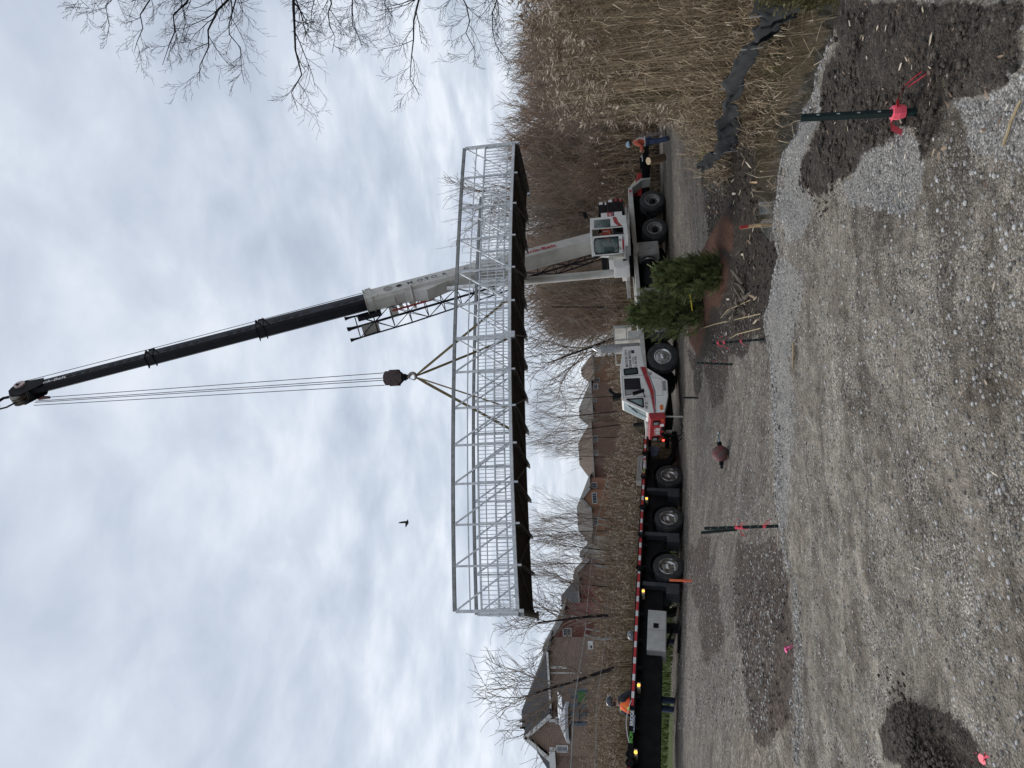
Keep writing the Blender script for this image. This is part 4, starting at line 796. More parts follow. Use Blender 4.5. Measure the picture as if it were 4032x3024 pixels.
    if band is not None:   # reflective bands wrapped round the torso and over the shoulders
        up=J['nec']-J['pel']; up/=np.linalg.norm(up); side_=J['shR']-J['shL']; side_/=np.linalg.norm(side_); fw=np.cross(up,side_)
        cw,cc=J['wai']*.7+J['pel']*.3,J['che']
        def loop(c,ax,ay,rx,ry,m,w_): 
            mb=MB(); mb.tube([c+ax*rx*math.cos(t)+ay*ry*math.sin(t) for t in np.linspace(0,2*math.pi,19)],w_,6,False); return mb
        for nm,m,w_ in ((('yellow_band',mat('lime band',(.70,.85,.05),.5),.034),('silver_band',band,.024)) if vest is not None else (('silver_band',band,.026),)):
            k=.006 if nm=='silver_band' else 0
            mb=MB(); 
            for sg in (-1,1): # crossed straps on the back, upright on the front
                for fs in (-1,1):
                    p0=cw+side_*sg*.15*(1)+fw*fs*(.115+k); p1=(J['nec']+J['che'])/2+side_*(-sg if fs<0 else sg)*.12+fw*fs*(.06+k)+up*.05; pm=(p0+p1)/2+fw*fs*.055
                    mb.tube([p0,pm,p1],w_,6)
            mb.tube([cw+side_*.185*math.cos(t)+fw*(.175+k)*math.sin(t) for t in np.linspace(0,2*math.pi,19)],w_,6,False)
            mb.ob(nm,m,root,True)
    hp=J['hd']; upv=J['top']-J['hb']; upv/=np.linalg.norm(upv); fwd=J['nose']-J['hd']; fwd-=upv*(fwd@upv); fwd/=np.linalg.norm(fwd)
    F=fr(hp+upv*.035,np.cross(fwd,upv),fwd)
    mb=MB(); 
    for sx in (-.035,.035): mb.lathe([(0,.0),(.012,.0),(.012,.01),(0,.012)],8,fr(hp+fwd*.088+upv*.005+np.cross(fwd,upv)*sx,np.cross(fwd,upv),upv) )
    mb.ob('eyes',DARK,root)
    mb=MB(); mb.tube([hp+fwd*.085-upv*.045-np.cross(fwd,upv)*.025,hp+fwd*.092-upv*.048,hp+fwd*.085-upv*.045+np.cross(fwd,upv)*.025],.008,5); mb.ob('mouth',mat('lips',(.25,.09,.08),.6),root)
    hm=MB(); 
    for sx in (-1,1): hm.tube([hp+np.cross(fwd,upv)*sx*.092-upv*.02,hp+np.cross(fwd,upv)*sx*.10+upv*.02],.018,6)
    hm.ob('ears',SKIN,root,True)
    if helmet:
        mb=MB(); mb.lathe([(.128,0),(.132,.012),(.128,.04),(.115,.08),(.085,.115),(.045,.132),(0,.137)],20,F)
        A=np.array(F); br=[(.13*math.cos(a),.13*math.sin(a)+(.055*max(0,math.sin(a)))) for a in np.linspace(0,2*math.pi,21)[:-1]]
        mb.prism(br,F,.008); hb_=mb.ob('hard_hat',helmet,root,True)
        if hi: q=MB(); c=(A@np.array([0,.14,.07,1]))[:3]; q.lathe([(0,.03),(.022,.03),(.025,0)],10,fr(c,F.to_3x3()@Vector((1,0,0)),F.to_3x3()@Vector((0,0,-1)))); q.ob('head_lamp',ALU,hb_)
    mb=MB(); mb.lathe([(.104,-.06),(.108,-.02),(.10,.03)],14,F@Matrix.Translation((0,-.012,0))); mb.ob('hair',mat('dark hair',(.04,.03,.025),.9),root,True) if 0 else None
    mb=MB(); 
    for k in range(7):
        a=math.pi+math.pi*k/6; mb.tube([hp+np.cross(fwd,upv)*math.cos(a)*.085+fwd*math.sin(a)*.085+upv*.02,hp+np.cross(fwd,upv)*math.cos(a)*.085+fwd*math.sin(a)*.085-upv*.06],.03,6)
    mb.ob('hair',mat('dark hair',(.04,.03,.025),.9),root,True)
    return root
HVO=mat('hi vis orange',(1.,.16,.035),.75,0,(.85,.11,.03),8); HVD=mat('dull orange jacket',(.62,.13,.07),.8,0,(.42,.08,.05),9); SILV=mat('silver band',(.55,.55,.52),.4,.2); JEAN=mat('blue jeans',(.035,.055,.12),.85,0,(.06,.09,.17),8); DJ=mat('dark jacket',(.02,.022,.03),.85); BRB=mat('brown boots',(.045,.03,.02),.8)
pf=P(2680,2775,22.4); upr=dict(wai=(0,.0,1.12),hd=(.03,.06,1.65),nose=(.13,.08,1.60),chin=(.08,.06,1.57),top=(.02,.04,1.73),nec=(0,.04,1.49),hb=(.01,.05,1.56),elL=(-.30,.0,1.18),wrL=(-.26,.18,1.0),haL=(-.24,.26,.97),elR=(.31,.05,1.18),wrR=(.34,.24,1.04),haR=(.34,.32,1.0)); bend=dict(wai=(0,.05,1.10),che=(0,.20,1.27),nec=(0,.32,1.40),hb=(0,.37,1.45),hd=(0,.43,1.51),top=(0,.44,1.60),nose=(0,.53,1.47),chin=(0,.46,1.42),shL=(-.2,.26,1.34),shR=(.2,.26,1.34),elL=(-.24,.42,1.12),wrL=(-.20,.60,.98),haL=(-.19,.68,.96),elR=(.24,.40,1.12),wrR=(.20,.58,.98),haR=(.19,.66,.96))
person('worker in an orange vest and dark helmet leaning on the trailer deck',(pf[0],pf[1],pf[2]-.02),math.radians(-12),upr,1.29,DJ,JEAN,HVO,SILV,mat('dark grey helmet',(.04,.045,.05),.3),boots=BRB,hi=True)
crouch=dict(pel=(0,-.1,.62),wai=(0,0,.78),che=(0,.12,.98),nec=(0,.2,1.12),hb=(0,.23,1.18),hd=(0,.26,1.27),top=(0,.25,1.35),nose=(0,.37,1.26),chin=(0,.31,1.2),shL=(-.19,.14,1.06),shR=(.19,.14,1.06),elL=(-.25,.3,.88),wrL=(-.2,.46,.98),haL=(-.19,.5,1.04),elR=(.25,.3,.88),wrR=(.2,.46,.98),haR=(.19,.5,1.04),hiL=(-.1,-.1,.6),hiR=(.1,-.1,.6),knL=(-.14,.28,.5),knR=(.14,.28,.5),anL=(-.14,0,.1),anR=(.14,0,.1),toL=(-.15,.18,.05),toR=(.15,.18,.05))
pc=P(2670,2508,25.0); person('worker crouching behind the trailer, only a grey helmet above the deck',(pc[0],pc[1],pc[2]-.05),R(-150),crouch,1.25,DJ,JEAN,None,None,mat('grey helmet',(.14,.15,.16),.3),boots=BLACK,hi=True)
pr=P(2645,545,27.6); hz0=P(2463,536,27.6)[2]; sc_=(hz0-pr[2])/1.82
wk=dict(elL=(-.30,.10,1.20),wrL=(-.16,.30,1.22),haL=(-.10,.36,1.24),elR=(.29,.08,1.18),wrR=(.15,.30,1.14),haR=(.08,.36,1.14),hd=(0,.05,1.65),nose=(0,.15,1.61),top=(0,.03,1.73))
person('worker in an orange hi-vis jacket and pale blue helmet standing by the reeds',pr,R(60),wk,sc_,HVD,JEAN,None,SILV,mat('pale blue helmet',(.30,.45,.58),.35),boots=BRB)
sit=dict(pel=(0,-.05,.52),wai=(0,-.06,.68),che=(0,-.02,.90),nec=(0,.02,1.06),hb=(0,.04,1.12),hd=(0,.07,1.21),top=(0,.05,1.29),nose=(0,.18,1.18),chin=(0,.12,1.13),shL=(-.19,0,1.0),shR=(.19,0,1.0),elL=(-.25,.12,.76),wrL=(-.17,.34,.74),haL=(-.16,.42,.74),elR=(.25,.12,.76),wrR=(.17,.34,.74),haR=(.16,.42,.74),hiL=(-.1,-.03,.50),hiR=(.1,-.03,.50),knL=(-.13,.42,.52),knR=(.13,.42,.52),anL=(-.13,.45,.12),anR=(.13,.45,.12),toL=(-.14,.62,.06),toR=(.14,.62,.06))
op=UW@Vector((.12,1.32,.80)); person('crane operator in an orange jacket seated in the white cab',op,math.atan2(ux[1],ux[0])-math.pi/2,sit,.95,HVD,DJ,None,SILV,None,boots=BLACK)
# ---------------------------------------------------------------- overhaul ball
gb=G(2868,1785); ball=thing('overhaul_ball','small round red overhaul ball with its hook lying on the gravel lot','overhaul ball',gb)
V0=np.array([.34,1,0]);
rb=.185; F=fr((0,0,rb-.02),(0.2,.05,1),(0,1,0)); # frame z points along ball axis
ax=np.array([.95,.25,.0]); ax/=np.linalg.norm(ax); F=fr((0,0,rb-.015),(0,0,1),np.cross(ax,(0,0,1))); F=fr((0,0,rb-.015),np.cross((0,0,1),ax),np.cross(ax,np.cross((0,0,1),ax)))
mb=MB(); mb.lathe([(.05,-rb*.93)]+[(rb*math.cos(a),rb*math.sin(a)*.97) for a in np.linspace(R(-68),R(68),15)]+[(.05,rb*.93)],28,F); mb.ob('ball',BRKR,ball,True)
mb=MB(F); mb.tube([(0,0,.15),(0,0,.26)],.05,10); mb.tube([(0,0,-.15),(0,0,-.25)],.05,10); mb.tube([(0,0,-.25),(0,0,-.33)],.03,8); mb.ob('swivel_pin',BLACK,ball,True)
mb=MB(F); mb.box((-.03,-rb-.01,-.05),(.03,-rb+.06,.05)); mb.ob('lug',RED,ball)
mb=MB(F); mb.tube([(0,0,.24),(0,0,.30)]+[(.085*math.sin(a)-.0,0,.39-.085*math.cos(a)) for a in np.linspace(0,R(250),12)],[.03]*2+list(np.linspace(.032,.014,12)),8); mb.ob('hook',mat('pale blue hook',(.30,.36,.38),.5,.3),ball,True)
sl_=thing('sling','loose tan webbing sling looped around the red overhaul ball','sling',gb)
def strip(mb,pts,w_,up=(0,0,1)):
    pts=[np.asarray(p,float) for p in pts]
    for a,b in zip(pts[:-1],pts[1:]):
        e=np.cross(b-a,up); e/=np.linalg.norm(e)+1e-9; mb.add([a-e*w_/2,a+e*w_/2,b+e*w_/2,b-e*w_/2,a-e*w_/2+[0,0,.006],a+e*w_/2+[0,0,.006],b+e*w_/2+[0,0,.006],b-e*w_/2+[0,0,.006]],[(3,2,1,0),(4,5,6,7),(0,1,5,4),(1,2,6,5),(2,3,7,6),(3,0,4,7)])
mb=MB(); X_=ax; Y_=np.array([-ax[1],ax[0],0])
strip(mb,[X_*.62+Y_*.0+[0,0,.05],X_*.50+Y_*.02+[0,0,.12],X_*.40+Y_*-.03+[0,0,.2],X_*.28+Y_*.06+[0,0,.24],X_*.16+Y_*.16+[0,0,.16],X_*.0+Y_*.2+[0,0,.06]],.06); mb.ob('strap',mat('dusty sling',(.33,.28,.19),.85,0,(.22,.18,.12),20),sl_); mb=MB(); strip(mb,[X_*-.05+Y_*-.1+[0,0,.03],X_*-.25+Y_*-.16+[0,0,.03],X_*-.42+Y_*-.12+[0,0,.05],X_*-.50+Y_*-.16+[0,0,.02]],.07)
mb.ob('strap',mat('dusty sling',(.33,.28,.19),.85,0,(.22,.18,.12),20),sl_)
# ---------------------------------------------------------------- stakes, ribbons
def ribbon(name,pos,parent,m=PINK,s=1.,seed=0,wrap=.03):
    r_=random.Random(seed); mb=MB()
    for k in range(3):
        a=r_.uniform(0,6.28); p=np.array(pos,float); d=np.array([math.cos(a),math.sin(a),r_.uniform(-.5,.6)])
        if k==0: d=np.array([.6,-.7,.2])
        pts=[p,p+d*.035*s,p+d*.07*s+[0,0,-.02*s],p+d*.10*s+[0,0,-.06*s]]; 
        for q0,q1 in zip(pts[:-1],pts[1:]):
            e=np.cross(q1-q0,[.3,.5,1]); e/=np.linalg.norm(e); w_=.008*s; mb.add([q0-e*w_,q0+e*w_,q1+e*w_,q1-e*w_],[(0,1,2,3)])
    mb.tube([np.array(pos)+[0,0,-wrap*s/2],np.array(pos)+[0,.002,0],np.array(pos)+[0,0,wrap*s/2]],[.016*s,.019*s,.017*s],7); return mb.ob(name,m,parent)
def stake(label,base_uv,top_uv,ribs,base=None,wd=.035,m=STKG,group='dark green steel stakes with pink ribbons',rm=PINK,name='steel_stake',holes=True,rs=1.):
    b=G(*base_uv) if base is None else np.array(base,float); y=b[1]; t=P(top_uv[0],top_uv[1],y)
    o=thing(name,label,'stake',b,None,group); ln=np.linalg.norm(t-b); d=(t-b)/ln
    F=fr((0,0,0),np.cross(np.array([.25,-1,0]),d),np.cross(d,np.cross(np.array([.25,-1,0]),d)))  # z along d
    mb=MB(F); w_=wd; pr=[(-w_*.8,-.45*w_),(-w_*.5,-.40*w_),(-w_*.32,.38*w_),(w_*.32,.38*w_),(w_*.5,-.40*w_),(w_*.8,-.45*w_),(w_*.45,.55*w_),(-w_*.45,.55*w_)]
    mb.prism(pr,Matrix.Translation((0,0,-.15)),ln+.15); mb.ob('post',m,o)
    if holes:
        mb=MB(F)
        for k in range(int(ln/.1)): mb.box((-w_*.13,.55*w_,.08+.1*k),(w_*.13,.55*w_+.002,.095+.1*k))
        mb.ob('bolt_hole',mat('pale hole',(.35,.38,.36),.6),o)
    for i,fq in enumerate(ribs): ribbon('ribbon',d*ln*fq,o,rm,wd/.035*rs,seed=i*7+int(base_uv[1]))
    return o
def Pg(u,v,y):
    p=P(u,v,y); p[2]=hz_(p[0],p[1]); return p
stake('large dark stake with one pink ribbon knotted low beside the ditch water',(3612,438),(3152,462),[.16],wd=.025,rs=2.9)
stake('dark stake at the gravel crest left of the reed debris with three ribbons',(3008,1335),(2806,1352),[.45,.78,.9],wd=.026,rs=1.7)
stake('dark stake standing alone in front of the mulch with three ribbons',(2885,1434),(2745,1428),[.2,.55,.75],wd=.032)
stake('short faint stake with one ribbon below the crane cab bumper',(2752,1566),(2690,1565),[.35],wd=.035,holes=False)
stake('long dark stake in the foreground pair, upright and taller at its base',(3076,2071),(2773,2081),[.22,.52,.58],wd=.026,rs=1.7)
stake('thin stake of the pair leaning behind the long dark one',(2905,2084),(2760,2098),[.42],wd=.035,holes=False)
stake('orange painted stake in front of the rear trailer wheel',(2722,2287),(2636,2284),[.35],wd=.04,m=ORNG,holes=False,name='survey_stake',group=None)
stake('pale wooden stake with a red top in the mud',(2998,884),(2916,896),[],wd=.04,m=WOODP,holes=False,name='wooden_stake',group=None)
tp=P(2925,894,12.4); 
stk=[o for o in COL.objects if o.name=='wooden_stake'][0]
mb=MB(); t_=P(2916,896,P(0,0,1)[1]*0+stk.location[1]); b_=P(2945,891,stk.location[1]); mb.tube([b_-np.array(stk.location),t_-np.array(stk.location)+[0,0,.01]],.034,6); mb.ob('red_top',RED,stk)
for (u,v),m,l,s in (((3105,2560),PINK2,'bright magenta ribbon scrap lying by the dark dirt',1.7),((3858,2968),PINK,'coral ribbon knot half buried by the dirt pile',1.2),((3892,2990),PINK,'long coral ribbon strip beside the ribbon knot',1.4)):
    p=G(u,v,.012); o=thing('ribbon_scrap',l,'ribbon',p); ribbon('ribbon',(0,0,0.01),o,m,s,seed=u,wrap=.01)
# logs and sticks
def stick(name,label,cat,u0,v0,u1,v1,r_,m,lift=.02,n=5,seed=1,base=None):
    a=G(u0,v0); b=G(u1,v1); a[2]+=lift; b[2]+=lift; rr=random.Random(seed); pts=[a+(b-a)*t/n+np.array([rr.uniform(-1,1)*r_,rr.uniform(-1,1)*r_,0]) for t in range(n+1)]
    return simple(name,MB().tube(pts,[r_]*(n)+[r_*.7],6),m,label,cat,True)
REEDM=mat('dry reed stem',(.42,.33,.19),.8,0,(.30,.22,.12),12)
stick('cut_log','short pale cut log standing out of the mud by the water','log',2965,712,3050,730,.022,WOODP,.03,2)
stick('broken_reed','pale broken reed stalk lying on the gravel crest','reed stalk',3128,1345,3126,1450,.008,REEDM,.01,4)
stick('broken_reed','bent reed stalk on the near gravel at the right edge','reed stalk',3960,570,4030,390,.006,REEDM,.012,6,4)
stick('broken_reed','short pale stalk on dark soil above the big stake','reed stalk',3590,240,3610,160,.005,REEDM,.012,4,5)
lg=P(2570,640,24.5); simple('cut_log','brown cut tree trunk lying against the reeds by the outrigger','log',MB().tube([P(2556,632,24),P(2600,628,24.1),P(2645,622,24.3)],[.11,.13,.14],12),mat('bark log',(.10,.065,.04),.9,0,(.17,.11,.07),12),True) if 0 else None
mb=MB(); q0=P(2553,634,24.2); q1=P(2612,622,24.6); mb.tube([q0,q1],[.13,.15],14); simple('cut_log','brown cut tree trunk leaning by the crane outrigger with a pale sawn face',mb,mat('bark log',(.10,.065,.04),.9,0,(.17,.11,.07),12),None,None) if 0 else None
lo=thing('cut_log','brown cut tree trunk by the crane outrigger with a pale sawn face','log',q1); mm=MB(Matrix.Translation(-Vector(q1))); mm.tube([q0,q1],[.13,.15],14); mm.ob('trunk',mat('bark log',(.10,.065,.04),.9,0,(.17,.11,.07),12),lo,True); d_=(q0-q1)/np.linalg.norm(q0-q1); MB(Matrix.Translation(-Vector(q1))).tube([q0,q0+d_*.006],[.125,.12],14).ob('sawn_face',mat('sawn face',(.68,.50,.30),.7),lo)
# bird
bp_=P(1602,2056,30.); bird=thing('bird','dark bird with raised wings flying in the open sky left of the ropes','bird',bp_)
mb=MB(); r_a=-Up; r_b=Rt
def bv(x,y,d=0): return (r_a*x+r_b*y)*.0017*1.0*6.35/1.7*1.0 + Fw*d*0   # zoomed-crop units to metres
s_=30/2750./6.35
def bp2(x,y,d=0.): return (-Up)*(x-385)*s_+Rt*-(y-460)*s_+Fw*d
mb.tube([bp2(408,390),bp2(405,415),bp2(400,440),bp2(390,480),bp2(372,520),bp2(362,560),bp2(358,592)],[.012,.03,.05,.075,.055,.03,.012],8)
mb.add([bp2(405,425,.02),bp2(370,485,.02),bp2(300,460,-.25),bp2(225,435,-.45),bp2(210,425,-.5),bp2(232,402,-.5),bp2(300,405,-.3),bp2(360,425,-.05)],[(0,1,2,7),(7,2,6),(2,3,5,6),(3,4,5)])
mb.add([bp2(385,475,.05),bp2(368,510,.05),bp2(326,548,.45),bp2(345,510,.4)],[(0,1,2,3)])
mb.add([bp2(365,545),bp2(352,590),bp2(366,592),bp2(372,545)],[(0,1,2,3)])
mb.M=None; mb.ob('body',mat('bird plumage',(.02,.017,.015),.8),bird,True)
# ---------------------------------------------------------------- houses beyond the reed field
def brick(name,c1,c2,mo):
    m=D.materials.new(name);m.use_nodes=True;t=m.node_tree;b=t.nodes['Principled BSDF'];b.inputs['Roughness'].default_value=.9
    tcn=N(t,'ShaderNodeTexCoord');mp=N(t,'ShaderNodeMapping');mp.inputs['Rotation'].default_value=(R(90),0,0);lk(t,tcn.outputs['Object'],mp.inputs[0])
    bt=N(t,'ShaderNodeTexBrick');bt.inputs['Scale'].default_value=1.;bt.inputs['Brick Width'].default_value=.42;bt.inputs['Row Height'].default_value=.15;bt.inputs['Mortar Size'].default_value=.02
    bt.inputs['Color1'].default_value=(*c1,1);bt.inputs['Color2'].default_value=(*c2,1);bt.inputs['Mortar'].default_value=(*mo,1);lk(t,mp.outputs[0],bt.inputs['Vector'])
    lk(t,mixc(t,.35,bt.outputs['Color'],ramp(t,noise(t,tcn.outputs['Object'],1.3,4),[(.35,c1),(.65,c2)])),b.inputs['Base Color']);return m
BR_TAN=brick('tan brick',(0.260,0.176,0.130),(0.169,0.111,0.085),(0.312,0.260,0.221)); BR_RED=brick('red brick',(0.208,0.058,0.052),(0.143,0.042,0.039),(0.260,0.156,0.130)); BR_OR=brick('orange brick',(0.312,0.150,0.085),(0.234,0.111,0.065),(0.312,0.208,0.143)); BR_BRN=brick('brown brick',(0.195,0.111,0.078),(0.143,0.078,0.058),(0.234,0.156,0.130)); BR_BE=mat('beige siding',(.42,.38,.31),.8,0,(.34,.31,.26),2)
SH_D=mat('dark shingles',(.030,.033,.040),.9,0,(.055,.058,.065),6,bump=.2,bscale=14,stretch=(1,1,6)); SH_G=mat('grey brown shingles',(.105,.095,.085),.9,0,(.15,.135,.12),6,bump=.2,bscale=14); SH_B=mat('brown shingles',(.12,.085,.065),.9,0,(.17,.125,.095),6,bump=.2,bscale=14)
TRIM=mat('white trim',(.66,.66,.64),.5); TRIMG=mat('grey gutter',(.33,.33,.32),.5); PANE=mat('window pane',(.03,.04,.055),.25,0,(.10,.12,.14),.6,spec=.4)
def house(label,y,vl,vr,ueave,vmid,wall,roof,zb,ridge_u=None,ridge=None,gable=None,depth=9.,wins=(),trim=TRIM,extra=None,name='house'):
    """vl/vr: left and right wall edges as photo columns, ueave: eave line at vmid, ridge: (v_left,v_right) of the ridge, ridge_u its height"""
    pl=P(ueave,vl,y);pr_=P(ueave,vr,y);ze=P(ueave,vmid,y)[2];x0,x1=pl[0],pr_[0]
    root=thing(name,label,'house',((x0+x1)/2,y,zb));ox,oz=(x0+x1)/2,zb;T=Matrix.Translation((-ox,-y,-oz))
    def m_(): return MB(T)
    m_().box((x0,y,zb),(x1,y+depth,ze)).ob('wall',wall,root)
    ov=.45
    if ridge is not None:
        yr=y+depth/2;zr=P(ridge_u,(ridge[0]+ridge[1])/2,yr)[2];ra=P(ridge_u,ridge[0],yr)[0];rb=P(ridge_u,ridge[1],yr)[0]
        a=[(x0-ov,y-ov,ze),(x1+ov,y-ov,ze),(x1+ov,y+depth+ov,ze),(x0-ov,y+depth+ov,ze)];a2=[(p[0],p[1],p[2]-.14) for p in a];r=[(ra,yr,zr),(rb,yr,zr)]
        rf=m_().add(a+a2+r,[(0,1,9,8),(1,2,9),(2,3,8,9),(3,0,8),(0,4,5,1),(1,5,6,2),(2,6,7,3),(3,7,4,0),(7,6,5,4)]).ob('roof',roof,root)
        m_().box((x0-ov-.04,y-ov-.10,ze-.16),(x1+ov+.04,y-ov,ze+.0)).ob('gutter',trim,rf)
        for k in range(2):
            px=ra+(rb-ra)*(.3+.4*k); m_().tube([(px,yr-1.0,zr-.5),(px,yr-1.0,zr+.05)],.09,8).ob('roof_vent',BLACK,rf)
    for g in (gable or ()):
        (vp,up),(va,vb),ue,fy,dp=g      # peak, base columns, base height, facade y, depth
        A=P(ue,va,fy);B=P(ue,vb,fy);zz=(A[2]+B[2])/2;Pk=P(up,vp,fy);c=(A[0]+B[0])/2
        if A[0]>B[0]: A,B=B,A
        gw=m_();gw.add([(A[0]+.35,fy,zb),(B[0]-.35,fy,zb),(B[0]-.35,fy,zz),(Pk[0],fy,Pk[2]-.3),(A[0]+.35,fy,zz),(A[0]+.35,fy+dp,zb),(B[0]-.35,fy+dp,zb),(B[0]-.35,fy+dp,zz),(Pk[0],fy+dp,Pk[2]-.3),(A[0]+.35,fy+dp,zz)],[(0,1,2,3,4),(9,8,7,6,5),(0,5,6,1),(1,6,7,2),(2,7,8,3),(3,8,9,4),(4,9,5,0)]);gw.ob('gable_wall',wall,root)
        for s_,e in (('l',A),('r',B)):
            mb=m_();d=np.array([e[0]-Pk[0],0,zz-Pk[2]]);n_=np.array([-d[2],0,d[0]]);n_/=np.linalg.norm(n_);n_*=np.sign(n_[2])
            p0=np.array([Pk[0],fy-.35,Pk[2]]);p1=p0+d*1.06;th=n_*.12
            mb.add([p0,p1,p1+[0,dp,0],p0+[0,dp,0],p0+th,p1+th,p1+th+[0,dp,0],p0+th+[0,dp,0]],[(0,1,2,3),(4,7,6,5),(0,4,5,1),(1,5,6,2),(2,6,7,3),(3,7,4,0)]);rr=mb.ob('roof',roof,root)
            mb=m_();q=-n_*.22;mb.add([p0+[0,-.03,0]+th*.8,p1+[0,-.03,0]+th*.8,p1+[0,-.03,0]+q,p0+[0,-.03,0]+q,p0+[0,.04,0]+th*.8,p1+[0,.04,0]+th*.8,p1+[0,.04,0]+q,p0+[0,.04,0]+q],[(0,1,2,3),(7,6,5,4),(0,4,5,1),(3,2,6,7),(1,5,6,2),(0,3,7,4)]);mb.ob('barge_board',trim,rr)
    for wdw in wins:
        (ut,ub),(va,vb),fy,nx,nz=wdw; A=P(ut,va,fy);B=P(ub,vb,fy);xa,xb=sorted((A[0],B[0]));za_,zb_=sorted((A[2],B[2]))
        f=m_();t=.07
        f.box((xa,fy-.06,za_),(xa+t,fy+.02,zb_)).box((xb-t,fy-.06,za_),(xb,fy+.02,zb_)).box((xa+t,fy-.06,zb_-t),(xb-t,fy+.02,zb_)).box((xa+t,fy-.06,za_),(xb-t,fy+.02,za_+t))
        for i in range(1,nx): x=xa+(xb-xa)*i/nx;f.box((x-.010,fy-.05,za_+t),(x+.010,fy,zb_-t))
        for i in range(1,nz): z=za_+(zb_-za_)*i/nz;f.box((xa+t,fy-.048,z-.008),(xb-t,fy-.002,z+.008))
        o=f.ob('window',TRIM,root);m_().box((xa+t,fy-.02,za_+t),(xb-t,fy-.012,zb_-t)).ob('pane',PANE,o)
        if wall is BR_TAN: m_().box(((xa+xb)/2-.12,fy-.04,zb_+.05),((xa+xb)/2+.12,fy+.01,zb_+.55)).ob('keystone',TRIM,o)
    return root,m_
ya=58.
rt_,m_=house('large tan brick house with a dark roof and white gable, nearest on the left',ya,3040,2582,2163,2720,BR_TAN,SH_D,1.5,2055,(2862,2800),[((2897,2066),(2812,2992),2168,ya-1.2,2.6)],4.2,
   [((2190,2238),(2934,2962),ya-1.25,4,2),((2187,2240),(2823,2851),ya-1.25,4,2),((2190,2232),(2622,2632),ya-.02,2,3)])
p0=P(2163,2650,ya-.1);p1=P(2290,2650,ya-.1);m_().tube([(p0[0],ya-.08,p0[2]),(p0[0],ya-.08,p1[2])],.05,6).ob('downpipe',TRIM,rt_)
pe=P(2164,2990,ya-1.4); m_().box((pe[0]-.6,ya-1.6,pe[2]-.5),(pe[0]+.7,ya-1.1,pe[2])).ob('eave_box',TRIM,rt_)
yb=66.; house('dark red brick house with a grey gable roof between the bare trees',yb,2600,2420,2225,2500,BR_RED,SH_G,1.5,2150,(2585,2535),[((2556,2140),(2420,2640),2225,yb-1.,2.)],3.5,[((2215,2252),(2472,2505),yb-1.05,4,2),((2250,2275),(2425,2440),yb-1.05,2,2)],trim=TRIMG)
yc_=74.; house('narrow purplish brick house with a steep dark roof, left of the red brick one',yc_,2450,2322,2280,2400,BR_RED,SH_D,1.2,2212,(2440,2345),None,4.,[((2262,2285),(2390,2400),yc_-.02,2,2),((2290,2310),(2425,2440),yc_-.02,3,2)],trim=TRIMG)
house('brown roofed house with grey walls behind the red leaved shrub',88.,2345,2228,2322,2280,BR_BRN,SH_B,.8,2258,(2320,2262),[((2258,2262),(2200,2320),2318,86.5,2.)],4.,[((2325,2345),(2290,2310),87.9,3,2)],trim=TRIMG)
house('small beige house with pointed gables between two larger ones',104.,2262,2140,2330,2190,BR_BE,SH_G,.5,2300,(2230,2170),[((2188,2284),(2140,2236),2335,103.,3.)],5.,[((2322,2342),(2176,2186),102.95,2,2),((2345,2365),(2150,2165),103.9,2,2)],trim=TRIMG)
ym=112.; house('orange brick house with a grey roof and small front gable, centre of the row',ym,2148,1893,2328,2020,BR_OR,SH_G,.2,2274,(2086,1996),[((1962,2289),(1922,2002),2322,ym-1.2,5.)],11.,
  [((2330,2352),(1940,1982),ym-1.25,4,1),((2329,2352),(1900,1922),ym-.05,2,1),((2334,2355),(2038,2071),ym-.05,3,1),((2341,2362),(2110,2118),ym-.05,2,2)],trim=TRIMG)
house('wide brown brick house with a brown hip roof right of the orange brick one',ym+4,1897,1668,2333,1780,BR_BRN,SH_B,.0,2279,(1830,1745),None,11.,[((2337,2356),(1772,1792),ym+3.9,3,1),((2333,2354),(1715,1738),ym+3.9,3,1)],trim=TRIMG)
house('brown brick house with twin grey roof peaks behind the truck cab',ym+8,1682,1508,2331,1600,BR_BRN,SH_G,.0,2281,(1648,1606),None,11.,[((2333,2353),(1688-40,1705-40),ym+7.9,3,1),((2336,2356),(1512,1532),ym+7.9,3,1),((2334,2350),(1570,1582),ym+7.9,2,1),((2382,2396),(1660,1672),ym+7.9,2,1)],trim=TRIMG)
house('low brown house furthest right in the row, half hidden by bare trees',ym+14,1512,1405,2336,1460,BR_OR,SH_B,.0,2289,(1482,1450),None,10.,[((2340,2362),(1489,1502),ym+13.9,2,1),((2340,2360),(1445,1458),ym+13.9,2,1)],trim=TRIMG)
# patio umbrella and play tower behind the fence
pu=P(2290,2842,50.); um_=thing('patio_umbrella','grey patio umbrella open in the garden of the tan brick house','umbrella',pu)
pk=P(2198,2836,50.); ze_=P(2224,2840,50.)[2]; hx=(P(2236,2770,50.)[0]-P(2240,2918,50.)[0])/2; cx=(P(2236,2770,50.)[0]+P(2240,2918,50.)[0])/2-pu[0]
mb=MB(); n=8; top=(cx,0,pk[2]-pu[2]); rim=[(cx+hx*math.cos(2*math.pi*k/n+.39),hx*math.sin(2*math.pi*k/n+.39),ze_-pu[2]-.12) for k in range(n)]; mid=[(cx+hx*.5*math.cos(2*math.pi*k/n+.39),hx*.5*math.sin(2*math.pi*k/n+.39),(ze_-pu[2])*.42+(pk[2]-pu[2])*.58-.1) for k in range(n)]
vl_=[(r[0],r[1],r[2]-.22) for r in rim]; mb.add([top]+mid+rim+vl_,[(0,1+k,1+(k+1)%n) for k in range(n)]+[(1+k,9+k,9+(k+1)%n,1+(k+1)%n) for k in range(n)]+[(9+k,17+k,17+(k+1)%n,9+(k+1)%n) for k in range(n)]); mb.ob('canopy',mat('grey canopy cloth',(.34,.35,.37),.85),um_)
